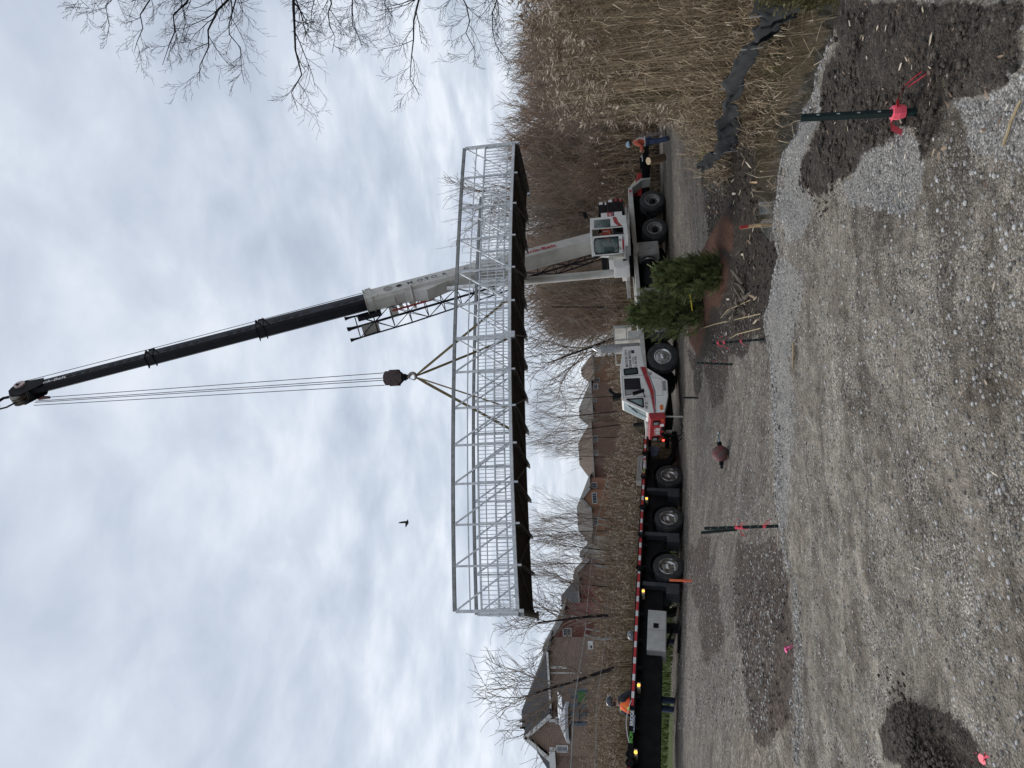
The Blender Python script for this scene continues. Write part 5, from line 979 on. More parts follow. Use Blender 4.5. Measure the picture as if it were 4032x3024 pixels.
mb=MB(); mb.tube([(cx,0,0),(cx,0,pk[2]-pu[2])],.04,8); mb.tube([(cx,0,1.2),(cx,0,1.2)],.04,4) if 0 else None; mb.ob('pole',BLACK,um_)
mb=MB()
for r_ in rim: mb.tube([(cx,0,(pk[2]-pu[2])*.75),r_],.02,4)
mb.ob('ribs',BLACK,um_)
pt=P(2305,2755,53.); pl_=thing('play_tower','garden play tower with a striped white awning and blue grey posts','play tower',pt)
def pp(u,v,y=53.): return P(u,v,y)-pt
mb=MB()
for v in (2720,2778,2848): 
    a,b=pp(2240,v),pp(2312,v); mb.box((a[0]-.12,-.12,b[2]),(a[0]+.12,.12,a[2])); mb.box((a[0]-.12,1.4,b[2]),(a[0]+.12,1.6,a[2]))
mb.box((pp(2270,2848)[0],-.1,pp(2278,2780)[2]),(pp(2270,2720)[0],1.6,pp(2275,2780)[2])); mb.ob('post',mat('blue grey plastic',(.07,.11,.15),.6),pl_)
for va,vb in ((2728,2778),(2782,2832)):
    mb=MB(); a,b=pp(2232,va),pp(2232,vb); n=10
    for k in range(n):
        t0,t1=k/n,(k+1)/n
        for j in range(6):
            def q(t,j): 
                s_=j/6.; return (a[0]+(b[0]-a[0])*t,-.5+2.2*s_,pp(2232,(va+vb)/2)[2]+.75*math.sin(math.pi*(.15+.7*s_)))
            mb.mi=(k%2==1 and j<9)*1 if k%3==2 else 0; mb.add([q(t0,j),q(t1,j),q(t1,j+1),q(t0,j+1)],[(0,1,2,3)])
    mb.ob('awning',[mat('white awning',(.60,.62,.64),.7),mat('grey stripe',(.30,.32,.34),.7)],pl_)
mb=MB(); a=pp(2290,2735); mb.box((a[0]-.5,-.15,a[2]-.3),(a[0]+.3,.1,a[2]+.3)); mb.ob('green_panel',mat('green plastic',(.05,.16,.04),.6),pl_)
# ---------------------------------------------------------------- wire fence in front of the reed field
fpx=[(3080,2245,27.),(2760,2262,29.5),(2500,2303,32.5),(2218,2328,36.5),(2060,2352,39.5),(1912,2384,43.),(1746,2432,46.),(1632,2460,49.)]
fn=thing('wire_fence','sagging old wire fence with leaning pale posts along the reed field','fence',P(2300,2500,32.5)-[0,0,2.])
FO=np.array(fn.location); fpts=[P(u,v,y) for v,u,y in fpx]
mb=MB(Matrix.Translation(-Vector(FO))); mb.tube(fpts,.022,5); mb.ob('top_rail',TRIMG,fn)
mb=MB(Matrix.Translation(-Vector(FO))); mb.tube([P(u+95-(31-y)*0-max(0,y-27)*2.2,v,y) for v,u,y in fpx],.012,4); mb.ob('middle_wire',TRIMG,fn)
for v,u,y in fpx[2:7]:
    a=P(u,v,y); b=P(u+62-(y-32)*1.2,v+18,y); mb=MB(Matrix.Translation(-Vector(FO))); mb.tube([a,b,b+[0.1,0,-1.2]],.05,6); mb.tube([a+[.25,.1,-.05],b+[.35,.1,0]],.035,6); mb.ob('post',TRIMG,fn,True)
a=P(2325,2540,31.5); sg=thing('fence_sign','small white notice sign with dark lettering fixed to the wire fence','sign',a); MB().box((-.18,-.02,-.11),(.18,0,.11)).ob('panel',TRIM,sg); MB().box((-.14,-.026,-.07),(-.01,-.02,.01)).ob('symbol',TXTB,sg); text('lettering','NOTICE',.06,fr((-.14,-.022,.035),(1,0,0),(0,0,1)),TXTB,sg,.002)
# ---------------------------------------------------------------- vegetation
def rotz(a): c,s=np.cos(a),np.sin(a);z=np.zeros_like(c);o=np.ones_like(c);return np.stack([np.stack([c,-s,z],-1),np.stack([s,c,z],-1),np.stack([z,z,o],-1)],-2)
def rotx(a): c,s=np.cos(a),np.sin(a);z=np.zeros_like(c);o=np.ones_like(c);return np.stack([np.stack([o,z,z],-1),np.stack([z,c,-s],-1),np.stack([z,s,c],-1)],-2)
def bare_tree(seed,h,spread,nlimb,trunkr,lv=3,up=.35,fork=.25,twig=.007,curl=.18,dens=1.):
    r=random.Random(seed);tr=MB();cr=MB()
    def grow(p,d,L,rad,lev,mb):
        n=5 if lev<2 else 4;pts=[p];dd=np.array(d,float)
        for i in range(n):
            cu_=curl*(.3 if lev==0 else 1);dd=dd+np.array([r.gauss(0,cu_),r.gauss(0,cu_),r.gauss(0,cu_*.7)+up*.25*(lev>0)]);dd/=np.linalg.norm(dd);pts.append(pts[-1]+dd*L/n)
        rr=np.linspace(rad,max(rad*.35,twig*.7),n+1);mb.tube(pts,rr,5 if lev==0 else 3,False)
        if lev<lv:
            k=int((nlimb if lev==0 else (7,6,5,4)[min(lev,3)])*dens*(1 if lev==0 else 1))
            for j in range(k):
                t=(fork+(1-fork)*(j+.5)/k) if lev==0 else (.15+.85*(j+r.random()*.6)/k)
                i=min(int(t*n),n-1);q=pts[i]+(pts[i+1]-pts[i])*(t*n-i);base=(pts[i+1]-pts[i]);base/=np.linalg.norm(base)
                a=r.uniform(0,2*math.pi);x=np.cross(base,[.3,.2,1]);x/=np.linalg.norm(x)+1e-6;y=np.cross(base,x);sd=x*math.cos(a)+y*math.sin(a)
                an=r.uniform(.45,.85)*spread;nd=base*math.cos(an)+sd*math.sin(an);grow(q,nd,L*(.62 if lev==0 else .55)*(1.15-.6*t if lev==0 else 1)*r.uniform(.8,1.15),max(rr[i]*.5,twig),lev+1,cr)
    grow(np.zeros(3),(r.gauss(0,.04),r.gauss(0,.04),1),h*.8,trunkr,0,tr);return tr,cr
BARK=mat('grey brown bark',(.055,.042,.035),.9,0,(.10,.08,.068),5,bump=.3); TWIG=mat('bare twigs',(.18,.138,.105),.9,0,(.25,.20,.155),2); TWIGR=mat('reddish bare twigs',(.25,.17,.12),.9,0,(.34,.245,.175),2); BARKD=mat('dark wet bark',(.014,.011,.012),.9,0,(.034,.027,.026),4,spec=.2)
class Proto: pass
def proto(seed,bark,twg,**k):
    tr,cr=bare_tree(seed,**k);p=Proto();p.t=tr.mesh('trunk',bark);p.c=cr.mesh('crown',twg);p.h=k['h'];return p
PR_W=[proto(11+i,BARK,TWIGR if i%2 else TWIG,h=8.5,spread=.75,nlimb=15,trunkr=.11,lv=3,up=.5,fork=.10,twig=.012,dens=1.15) for i in range(4)]
PR_O=[proto(31+i,BARKD,TWIG,h=6.5,spread=.7,nlimb=10,trunkr=.055,lv=3,up=.30,fork=.22,twig=.007,curl=.10) for i in range(3)]
PR_B=[proto(51+i,BARKD,TWIG,h=7,spread=1.0,nlimb=12,trunkr=.10,lv=3,up=.25,fork=.25,twig=.010,curl=.2,dens=1.1) for i in range(2)]
def plant(p,x,y,h,rz,label,group,name='bare_tree',z=None,sx=1.,tilt=0.,cat='tree'):
    o=thing(name,label,cat,(x,y,hz_(x,y)-.1 if z is None else z),(tilt,0,rz),group);s=h/p.h;o.scale=(s*sx,s*sx,s);link('trunk',p.t,o);link('crown',p.c,o);return o
r=random.Random(5)
WG='bare brown trees massed behind the crane'
for i in range(78):
    k=i/78; y=r.uniform(38,64); v=r.uniform(-120,1300); x=P(2300,v,y)[0]
    top=2120-60*math.sin(v/1440*math.pi*1.3)+r.uniform(-45,60)
    if v>1000: top+= (v-1000)*.10
    h=P(top,v,y)[2]+1.; h=max(4.,h); plant(PR_W[i%4],x,y,h,r.uniform(0,6.28),'bare brown tree lost in the brown wood massed behind the crane and reeds',WG,sx=1.15)
for i in range(30):
    y=r.uniform(33,42); v=r.uniform(300,1400); x=P(2300,v,y)[0]; plant(PR_W[i%4],x,y,r.uniform(2.8,4.4),r.uniform(0,6.28),'low bare shrub in the thicket directly behind the crane','bare shrubs behind the crane','bare_shrub',sx=1.5,cat='shrub')
# taller separate trees, placed by their tops in the picture
def at(v,y,utop,p,label,sx=1.,group=None,rz=None,tilt=0.):
    q=P(2400,v,y);z=hz_(q[0],y);h=P(utop,v,y)[2]-z;return plant(p,q[0],y,h,r.uniform(0,6.28) if rz is None else rz,label,group,sx=sx,z=z-.1,tilt=tilt)
at(735,44,1790,PR_B[0],'tall bare tree whose top shows through the right end of the bridge',.62)
at(860,41,1880,PR_B[1],'bare tree rising behind the upper cab into the bridge rails',.6)
at(985,47,1900,PR_W[1],'bare tree behind the crane boom, its crown crossing the bridge pickets',.7)
at(1290,34,2030,PR_B[0],'dark spreading bare tree under the bridge left of the boom',1.05)
at(1215,38,2060,PR_B[1],'bare tree standing just right of the dark spreading one under the bridge',.9)
OG='slender bare trees standing in front of the distant houses'
for v,y,ut,pi,lab,sx in ((1560,44,2110,0,'slender bare tree above the truck cab, first of the row of saplings',.7),(1612,42,2080,1,'slender bare tree with two stems above the truck windscreen',.75),(1668,43,2078,2,'slender bare tree above the red bumper, leaning left',.7),(1725,45,2090,0,'slender bare tree just left of the red bumper',.55),
   (1812,46,2172,2,'small leafy topped sapling left of the brown hip roof',.6),(2055,40,2090,1,'bare sapling in front of the orange brick house, right one',.75),(2092,38,2085,0,'bare sapling in front of the orange brick house, left one',.8),(2185,36,2090,2,'bare tree with curved limbs in front of the beige house',.9),(2235,35,2085,1,'bare tree with upright limbs left of the beige house',.8)):
    at(v,y,ut,PR_O[pi],lab,sx,OG)
at(2420,33,1985,PR_B[1],'spreading bare tree below the left end of the bridge',1.0)
at(2330,34,2080,PR_O[2],'thin bare tree beside the red leaved shrub',.9)
at(2600,32,1908,PR_B[0],'big dark bare tree in front of the red brick house',1.0)
at(60,30,2120,PR_B[1],'dark bare tree rising above the reeds at the right edge',1.0)
at(170,34,2150,PR_B[0],'bare tree with dark leaves left of the edge tree above the reeds',1.0)
for v,y,ut,k in ((150,37,2170,0),(420,38,2130,1),(640,36,2110,0),(930,37,2140,1),(1080,36,2120,0)): at(v,y,ut,PR_B[k],['dark trunked bare tree in front of the wood by the tall reed plumes','dark trunked bare tree above the worker by the reeds','dark trunked bare tree behind the right end of the crane','dark trunked bare tree directly behind the upper crane cab','dark trunked bare tree left of the lift cylinder','dark trunked bare tree right of the truck cab roof'][[150,420,640,930,1080,1440].index(v)],.55)
# red leaved shrub
def leafball(n,rx,ry,rz,size,seed,core=.3):
    g=np.random.default_rng(seed);d=g.normal(size=(n,3));d/=np.linalg.norm(d,axis=1)[:,None];rr=g.uniform(core,1,n)**.6
    lump=1+.25*np.sin(d[:,0]*5+seed)*np.cos(d[:,2]*4)+.15*np.sin(d[:,1]*9);T=d*(rr*lump)[:,None]*[rx,ry,rz];A=rotz(g.uniform(0,6.28,n))@rotx(g.uniform(-1.2,1.2,n))*g.uniform(.6,1.3,n)[:,None,None]*size;return A,T,g
q=P(2330,2300,60.); sh=thing('shrub','tall shrub with dark red leaves before the brown roofed house','shrub',(q[0],60.,hz_(q[0],60)));A,T,g=leafball(1800,1.1,1.1,2.6,.16,3)
hh=P(2252,2300,60)[2]-hz_(q[0],60); T[:,2]=T[:,2]*.5+hh*.55; MB().inst([(-.5,0,0),(.5,0,.1),(0,.1,1)],[(0,1,2)],A,T,g.uniform(0,1,1800)).ob('foliage',mat('red leaves',(.12,.03,.02),.8,tint=[(.07,.02,.015),(.20,.05,.03)]),sh)
MB().tube([(0,0,0),(0,0,hh*.6)],.06,6).ob('stem',BARK,sh)
# overhead willow reaching in from the right
ot=thing('overhanging_tree','leafless tree whose dark twigs hang into the sky at the top right','tree',(11.5,11.,hz_(11.5,11.)-.1))
OTI=np.array(ot.location); rr_=random.Random(9); crm=MB(Matrix.Translation(-Vector(OTI))); trm=MB(Matrix.Translation(-Vector(OTI)))
trunk=[OTI,OTI+[.2,0,2.5],OTI+[-.1,.1,5],OTI+[-.3,0,7.5],OTI+[-.2,.1,10],OTI+[0,0,12.5]]; trm.tube(trunk,[.26,.22,.19,.16,.12,.07],9)
def twigs(p,d,L,rad,lev):
    n=5;pts=[p];dd=d/np.linalg.norm(d)
    for i in range(n):
        dd=dd+np.array([rr_.gauss(0,.11),rr_.gauss(0,.11),rr_.gauss(0,.11)+.03]);dd/=np.linalg.norm(dd);pts.append(pts[-1]+dd*L/n)
    crm.tube(pts,np.linspace(rad,max(rad*.4,.0022),n+1),4 if lev==0 else 3,False)
    if lev<2:
        for j in range(6 if lev==0 else 3):
            t=.12+.86*(j+rr_.random()*.7)/(6 if lev==0 else 3);i=min(int(t*n),n-1);q=pts[i]+(pts[i+1]-pts[i])*(t*n-i);b=pts[i+1]-pts[i];b/=np.linalg.norm(b)
            x=np.cross(b,Fw);x/=np.linalg.norm(x);sd=x*rr_.choice((-1,1))+Fw*rr_.gauss(0,.5);an=rr_.uniform(.35,.75);twigs(q,b*math.cos(an)+sd*math.sin(an),L*rr_.uniform(.35,.6),max(rad*.5,.0026),lev+1)
LS=.8
limbs=[((1105,-60),(1162,443),12.,.05),((1032,-60),(788,305),11.5,.045),((900,-80),(650,236),11.,.035),((760,-60),(536,203),11.5,.03),((540,-60),(308,49),12.,.025),((1230,-60),(1317,207),12.5,.03),((1440,-40),(1423,175),11.8,.022),((1765,-60),(1618,362),12.2,.035),((1640,-60),(1537,150),12.8,.02),((1900,-60),(1870,248),12.,.025),((2010,-60),(1985,230),12.4,.025),((1330,-60),(1240,150),11.4,.02),((640,-80),(420,120),11.,.02),((1500,-60),(1400,140),12.6,.018),((980,-60),(960,330),12.2,.025),((700,-60),(700,160),12.6,.02)]
for (u0,v0),(u1,v1),y,rad in limbs:
    rad=rad*LS
    a=P(u0,v0-150,y+.3);b=P(u1,v1,y);n=8;pts=[]
    for i in range(n+1):
        t=i/n;p=a+(b-a)*t+np.array([0,0,.25*math.sin(math.pi*t)*(1 if u1<u0 else -.6)])+np.array([rr_.gauss(0,.05),rr_.gauss(0,.05),rr_.gauss(0,.06)]);pts.append(p)
    # join to the trunk outside the frame
    zt=min(max(a[2]-1.5,3.),trunk[-1][2]-.3); k=(zt-OTI[2])/12.5; tp_=OTI+[-.1,.05,zt-OTI[2]]
    rad=rad/LS
    crm.tube([tp_,(tp_+a)/2+[0,0,.4],a],[rad*1.5,rad*1.2,rad],5,False)
    rd=np.linspace(rad*LS,.004,n+1);crm.tube(pts,rd,5,False);L=np.linalg.norm(b-a)
    for j in range(9):
        t=.15+.83*(j+rr_.random()*.6)/9;i=min(int(t*n),n-1);q=pts[i]+(pts[i+1]-pts[i])*(t*n-i);d=b-a;d/=np.linalg.norm(d);x=np.cross(d,Fw);x/=np.linalg.norm(x);sd=x*rr_.choice((-1,1))+Fw*rr_.gauss(0,.5);an=rr_.uniform(.4,.8)
        twigs(q,d*math.cos(an)+sd*math.sin(an),L*rr_.uniform(.18,.36)*(1.15-.5*t),max(rd[i]*.5,.0045),0)
trm.ob('trunk',BARKD,ot,True); crm.ob('crown',BARKD,ot)
# ---- reeds
REED=mat('reed stems and leaves',(.35,.27,.15),.85,tint=[(.10,.068,.040),(.23,.165,.10),(.37,.285,.18),(.54,.45,.32)]); PLUME=mat('reed plumes',(.3,.22,.17),.95,tint=[(.20,.155,.12),(.34,.275,.21),(.50,.425,.34)])
def reeds(name,label,pts,hts,seed,leaf=6,plume=1.,stem_r=.006,lean=.12,wide=1.,cat='reeds',pl=.30,dark=0.,leafl=.45):
    g=np.random.default_rng(seed);n=len(pts);pts=np.asarray(pts);hts=np.asarray(hts);mb=MB()
    yaw=g.uniform(0,6.28,n);ln=np.abs(g.normal(0,lean,n));A=rotz(yaw)@rotx(ln);S=A.copy();S[:,:,2]*=hts[:,None];S[:,:,0]*=wide;S[:,:,1]*=wide
    a=stem_r;sv=[(a,0,0),(-a*.5,a*.87,0),(-a*.5,-a*.87,0),(a*.8,.015,.5),(-a*.4,.015+a*.7,.5),(-a*.4,.015-a*.7,.5),(a*.4,.05,1),(-a*.2,.05+a*.3,1),(-a*.2,.05-a*.3,1)]
    tn=np.clip(g.normal(.5,.22,n)-dark,0,1);mb.inst(sv,[(0,1,4,3),(1,2,5,4),(2,0,3,5),(3,4,7,6),(4,5,8,7),(5,3,6,8)],S,pts,tn)
    # leaves: bent blades hanging from the stems
    m=n*leaf;idx=np.repeat(np.arange(n),leaf);t=g.uniform(.1,.92,m);L=g.uniform(.5,1.3,m)*leafl;base=pts[idx]+np.einsum('nij,nj->ni',A[idx],np.stack([np.zeros(m),.05*t**2,t*hts[idx]],-1))
    lv=[(-.012,0,0),(.012,0,0),(.02,.45,.30),(-.02,.45,.30),(.0,1.,.10)]
    B=rotz(g.uniform(0,6.28,m))@rotx(g.normal(-.1,.7,m));B=B*L[:,None,None];B[:,:,0]*=wide/np.maximum(L,.2)[:,None]*.36
    mb.inst(lv,[(0,1,2,3)],B,base,np.clip(g.normal(.58,.25,m)-dark,0,1));mb.inst([lv[3],lv[2],lv[4]],[(0,1,2)],B,base,np.clip(g.normal(.58,.25,m)-dark,0,1))
    if plume>0:
        sel=np.where(g.random(n)<plume)[0];k=22;m=len(sel)*k;idx=np.repeat(sel,k);t=g.uniform(0,1,m);top=pts[idx]+np.einsum('nij,nj->ni',A[idx],np.stack([np.zeros(m),.05+.10*t*t,hts[idx]-.06+pl*t],-1))
        wv=[(0,0,0),(.16,.45,-.02),(.02,1,-.30),(-.16,.5,-.10)];C_=rotz(np.repeat(yaw[sel],k)+g.normal(0,1.3,m))@rotx(g.uniform(-.2,1.,m));C_=C_*(pl*.62*(1.15-t)*g.uniform(.5,1.,m))[:,None,None];C_[:,:,0]*=(.6+.3*wide)
        mb.mi=1;mb.inst(wv,[(0,1,2,3)],C_,top,np.clip(g.normal(.55,.22,m),0,1))
    o=mb.ob(name,[REED,PLUME]);return tag(o,label,cat,None,'stuff')
g=np.random.default_rng(3)
def scatter(poly,n,seed):
    g=np.random.default_rng(seed);poly=np.asarray(poly);lo,hi=poly.min(0),poly.max(0);out=[]
    while len(out)<n:
        p=g.uniform(lo,hi,(n*2,2));out+=list(p[inpoly(p[:,0],p[:,1],poly)])
    return np.array(out[:n])
def ground_pts(xy): return np.concatenate([xy,Hs(xy[:,0],xy[:,1])[:,None]-.02],1)
# right bed: behind the silt fence
bed=[(4.6,13.0),(5.7,10.9),(6.6,9.6),(12,8.8),(22,14),(22,26),(11.6,26),(8.5,22),(6.0,17.5)]
xy=scatter(bed,4200,4); gp=ground_pts(xy); pv=np.array([PR(p)[1] for p in gp]); hmax=np.where(gp[:,1]<19,np.where(pv>360,np.clip(3.7-(pv-360)*.03,.5,3.7),3.75),np.clip(3.9-(pv>430)*(pv-430)*.012,1.3,3.9))
reeds('reed_bed','dense stand of tall dry reeds with brown plumes on the right','' if 0 else gp,hmax*g.uniform(.62,1.0,len(gp)),5,11,.8,.006,.16,1.0,pl=.46)
# undergrowth at the foot of the reeds and along the ditch
und=scatter([(4.6,14.6),(5.7,12.2),(6.2,10.6),(7.2,9.4),(12,8.8),(13,12),(9,18),(8,22),(6.0,18),(3.9,15.2)],3400,8); gu=ground_pts(und)
reeds('dead_grass','tangle of fallen dry reeds and grass at the foot of the reed bed',gu,g.uniform(.3,.95,len(gu)),9,8,0,.004,.75,1.0,'dead grass',dark=.08)
fs=scatter([(4.2,13.8),(4.8,11.8),(5.6,10.1),(6.6,9.2),(8.5,8.6),(8.6,9.4),(6.6,10.4),(5.3,13.8)],1100,19); gf=ground_pts(fs); reeds('dead_grass','flattened dry grass lying over the foot of the silt fence',gf,np.random.default_rng(5).uniform(.15,.6,len(gf)),20,6,0,.003,.9,.9,'dead grass',dark=.05,leafl=.35)
dt=scatter([(1.8,9.2),(3.6,7.2),(6.2,6.0),(10,5.8),(10,9),(6.4,9.7),(4.4,12.2),(2.4,13.0)],260,12); gd=ground_pts(dt); gd[:,2]=np.maximum(gd[:,2],-1.26)
reeds('ditch_debris','broken reed stalks standing and floating in the ditch water',gd,g.uniform(.12,.5,len(gd)),13,2,0,.0035,.9,.8,'reed debris',dark=-.1)
# low mixed growth behind the crane, right of it and in the middle
bk=scatter([(1.0,33),(26,33),(30,41),(-2,41)],4300,15); gk=ground_pts(bk)
reeds('background_reeds','dry reeds and brush filling the ground behind the crane',gk,g.uniform(1.1,2.9,len(gk)),16,5,.6,.012,.28,1.7,pl=.36,dark=-.02,leafl=.55)
bk2=scatter([(10.8,28.5),(22,24),(24,33),(12,33)],900,17); gk2=ground_pts(bk2); reeds('background_reeds','tan reeds behind the worker at the end of the crane outrigger',gk2,g.uniform(1.2,2.4,len(gk2)),18,6,.4,.010,.2,1.6,pl=.3)
# left field seen over the trailer
def field(v0,v1,y0,y1,n,seed,top,lab,pl=.6,dark=.1,fr_=1.):
    g=np.random.default_rng(seed);y=g.uniform(y0,y1,n);v=g.uniform(v0,v1,n);pts=[];hh=[]
    for a,b in zip(v,y):
        x=P(2350,a,b)[0];z=hz_(x,b);ut=np.interp(a,[p[0] for p in top],[p[1] for p in top]);pts.append((x,b,z-.03));hh.append(max(.8,(P(ut,a,b)[2]-z)))
    hh=np.array(hh);k=(y-y0)/(y1-y0);hh=hh*(1-fr_*.45*(1-k))*g.uniform(.86,1.02,n);pts=np.array(pts)
    return reeds('reed_field',lab,pts,hh,seed+1,5,pl,.011,.06,1.8,pl=.30,dark=dark,leafl=.5)
TOPL=[(1480,2425),(1560,2405),(1640,2415),(1700,2440),(1760,2420),(1830,2375),(1900,2385),(1980,2360),(2060,2380),(2150,2352),(2230,2340),(2330,2330),(2450,2322),(2600,2302),(2750,2304),(2900,2286),(3080,2276)]
field(1720,3080,29,40,4200,30,TOPL,'brown field of seeded reeds behind the trailer and fence')
field(1390,1760,35,44,1300,40,TOPL,'pale plumed reeds behind the truck cab',.95,-.12)
# cattails in the middle
ct=np.array([P(2420,v,45.) for v in (1630,1655,1682,1707,1760,1782,1805,1830,1862,1880,1905)]); 
# ---- junipers
def juniper(label,u0,v0,y,uh,wv,seed,n=2600,name='juniper',mats=None):
    b=P(u0,v0,y); b[2]=hz_(b[0],y); H_=P(uh,v0,y)[2]-b[2]; rx=wv/2*y/FPX
    o=thing(name,label,'evergreen shrub',b); g=np.random.default_rng(seed)
    t=g.beta(1.3,1.2,n); prof=np.sqrt(np.clip(1-((t-.42)/.62)**2,0.02,1)); a=g.uniform(0,6.28,n); rad=g.uniform(.35,1.12,n)**.7*prof*(1+.24*np.sin(a*3+t*7+seed)+.22*np.sin(a*6+t*17+2*seed)+.10*np.sin(a*13+t*31))
    T=np.stack([np.cos(a)*rad*rx,np.sin(a)*rad*rx*.9,t*H_*.98+.05],-1)
    kp=(np.sin(T[:,0]*9+seed)+np.sin(T[:,1]*8+2*seed)+np.sin(T[:,2]*10+a*2))>-1.15; T=T[kp]; a=a[kp]; rad=rad[kp]; prof=prof[kp]; n=len(a)
    k2=g.random(n)<.16; T[k2]*=np.array([1.14,1.14,1.07])
    fr_v=[]; fr_f=[]
    for k in range(6):
        s_=(-1)**k; z=k/6.*.8; i=len(fr_v); fr_v+=[(0,0,z),(s_*.30,.10,z+.28),(s_*.12,.02,z+.30)]; fr_f.append((i,i+1,i+2))
    i=len(fr_v); fr_v+=[(-.06,0,0),(.06,0,0),(0,.05,1.15)]; fr_f.append((i,i+1,i+2))
    A=rotz(a-math.pi/2+g.normal(0,.5,n))@rotx(g.uniform(-1.25,-.1,n)); A=A*(g.uniform(.08,.21,n))[:,None,None]
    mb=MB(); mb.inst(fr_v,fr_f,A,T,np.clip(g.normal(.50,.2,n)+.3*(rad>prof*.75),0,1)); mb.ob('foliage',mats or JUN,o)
    mb=MB(); mb.tube([(0,0,-.05),(.03,0,H_*.5),(0,.02,H_*.85)],[.05,.035,.012],6)
    for k in range(10): t_=.1+.08*k; aa=k*2.4; mb.tube([(0,0,H_*t_),(math.cos(aa)*rx*.7,math.sin(aa)*rx*.7,H_*(t_+.12))],[.02,.006],4)
    mb.ob('stem',BARK,o); return o
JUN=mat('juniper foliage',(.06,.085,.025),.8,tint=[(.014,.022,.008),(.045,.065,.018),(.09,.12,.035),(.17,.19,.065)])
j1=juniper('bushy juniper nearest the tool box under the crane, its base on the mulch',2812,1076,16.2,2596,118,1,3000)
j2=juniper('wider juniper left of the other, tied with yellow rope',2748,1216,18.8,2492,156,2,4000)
o=[x for x in COL.objects if x.parent==j2][0]
mb=MB()
for k in range(7):
    a=R(-98+k*6); mb.tube([(math.cos(a)*.66,math.sin(a)*.62,.48+.004*k),(math.cos(a+.09)*.68,math.sin(a+.09)*.64,.50+.004*k)],.012,4)
mb.ob('yellow_rope',mat('yellow rope',(.7,.6,.03),.7),j2)
juniper('dark green cedar half hidden behind the tall reeds',2620,330,19,2370,110,6,2200,'cedar',mat('dark cedar foliage',(.02,.04,.012),.8,tint=[(.010,.018,.006),(.03,.05,.014),(.05,.08,.02)]))
juniper('cedar tops behind the reeds at the right edge of the view',2500,55,22,2205,170,7,1800,'cedar')
jb=juniper('juniper branch poking in over the silt fence at the right edge',3190,-75,7.4,3020,150,8,700,mats=mat('olive juniper foliage',(.1,.1,.04),.85,tint=[(.03,.03,.012),(.10,.095,.035),(.20,.17,.07)]))
# small green weeds
def tuft(label,u,v,n,seed,h,sp_,c=None,y=None):
    b=G(u,v) if y is None else Pg(u,v,y); g=np.random.default_rng(seed); T=np.stack([g.normal(0,sp_,n),g.normal(0,sp_,n),np.zeros(n)],-1)
    for i in range(n): T[i,2]=hz_(b[0]+T[i,0],b[1]+T[i,1])-b[2]
    A=rotz(g.uniform(0,6.28,n))@rotx(g.normal(0,.5,n))*(h*g.uniform(.5,1.2,n))[:,None,None]
    mb=MB().inst([(-.035,0,0),(.035,0,0),(0,.25,1)],[(0,1,2)],A,T,g.uniform(0,1,n)); o=mb.ob('grass_tuft',GRS); o.location=b; return tag(o,label,'grass tuft',None,'stuff')
GRS=mat('green grass blades',(.10,.15,.04),.85,tint=[(.04,.06,.015),(.11,.15,.035),(.20,.24,.07)])
tuft('green grass tuft beside the end of the silt fence',2785,595,420,1,.22,.30); tuft('small green weeds by the water edge near the big stake',3100,385,160,2,.12,.13); tuft('sparse green tuft in the dead grass',2850,260,200,3,.22,.25,y=12.) 
gs=scatter([(-20,18.5),(-6.4,26.4),(-4.2,29.5),(-9,31),(-24,24)],15000,50); GP=ground_pts(gs); gg=np.random.default_rng(2); A=rotz(gg.uniform(0,6.28,15000))@rotx(gg.normal(0,.5,15000))*(gg.uniform(.10,.30,15000))[:,None,None]
mb=MB().inst([(-.10,0,0),(.10,0,0),(0,.3,1)],[(0,1,2)],A,GP,gg.uniform(0,1,15000)); tag(mb.ob('grass',GRS),'bright green grass verge seen under the trailer','grass',None,'stuff')
# ---- black silt fence
SILT=mat('black silt fabric',(.010,.011,.012),.85,0,(.026,.028,.030),5,bump=.3,bscale=25)
def silt(label,top,y,drop,seed):
    pts=[P(u,v,yy) for (u,v),yy in zip(top,y)]; o=thing('silt_fence',label,'silt fence',pts[len(pts)//2],None,None); loc=np.array(o.location); rg=random.Random(seed); mb=MB(Matrix.Translation(-Vector(loc))); n=6; cols=[]
    dense=[]
    for a,b,d0,d1 in zip(pts[:-1],pts[1:],drop[:-1],drop[1:]):
        for k in range(6): t=k/6; dense.append((a+(b-a)*t+[0,0,-.06*math.sin(math.pi*t)],d0+(d1-d0)*t))
    dense.append((pts[-1],drop[-1]))
    vs=[]
    for i,(p,d) in enumerate(dense):
        for j in range(n+1): s_=j/n; vs.append(p+np.array([math.sin(i*1.1+j*.8)*.04+rg.gauss(0,.012),-.16*s_-.05*math.sin(i*.9+s_*4)+rg.gauss(0,.015),-d*s_*(1+.12*math.sin(i*1.7+seed))-.04*math.sin(i*.8+seed)+rg.gauss(0,.008)]))
    m=len(dense); mb.add(vs,[(i*(n+1)+j,(i+1)*(n+1)+j,(i+1)*(n+1)+j+1,i*(n+1)+j+1) for i in range(m-1) for j in range(n)]); q=mb.ob('fabric',SILT,o,True,ang=80); q.modifiers.new('thick','SOLIDIFY').thickness=.008
    for p,d in list(zip(pts,drop))[1::2]: MB(Matrix.Translation(-Vector(loc))).tube([p+[0,.05,.02],p+[0,.05,-d-.1]],.013,5).ob('wooden_post',TIMB,o)
silt('long sagging black silt fence running along the foot of the reeds',[(2952,-60),(2960,60),(2972,120),(2925,190),(2878,245),(2838,345),(2846,420),(2815,480),(2812,530),(2815,600),(2772,620),(2746,650),(2750,675)],(9.6,9.9,10.2,10.6,11.1,12.0,12.5,13.2,13.4,13.7,14.1,14.4,14.6),(.75,.66,.42,.20,.28,.33,.12,.36,.42,.32,.26,.28,.15),1)
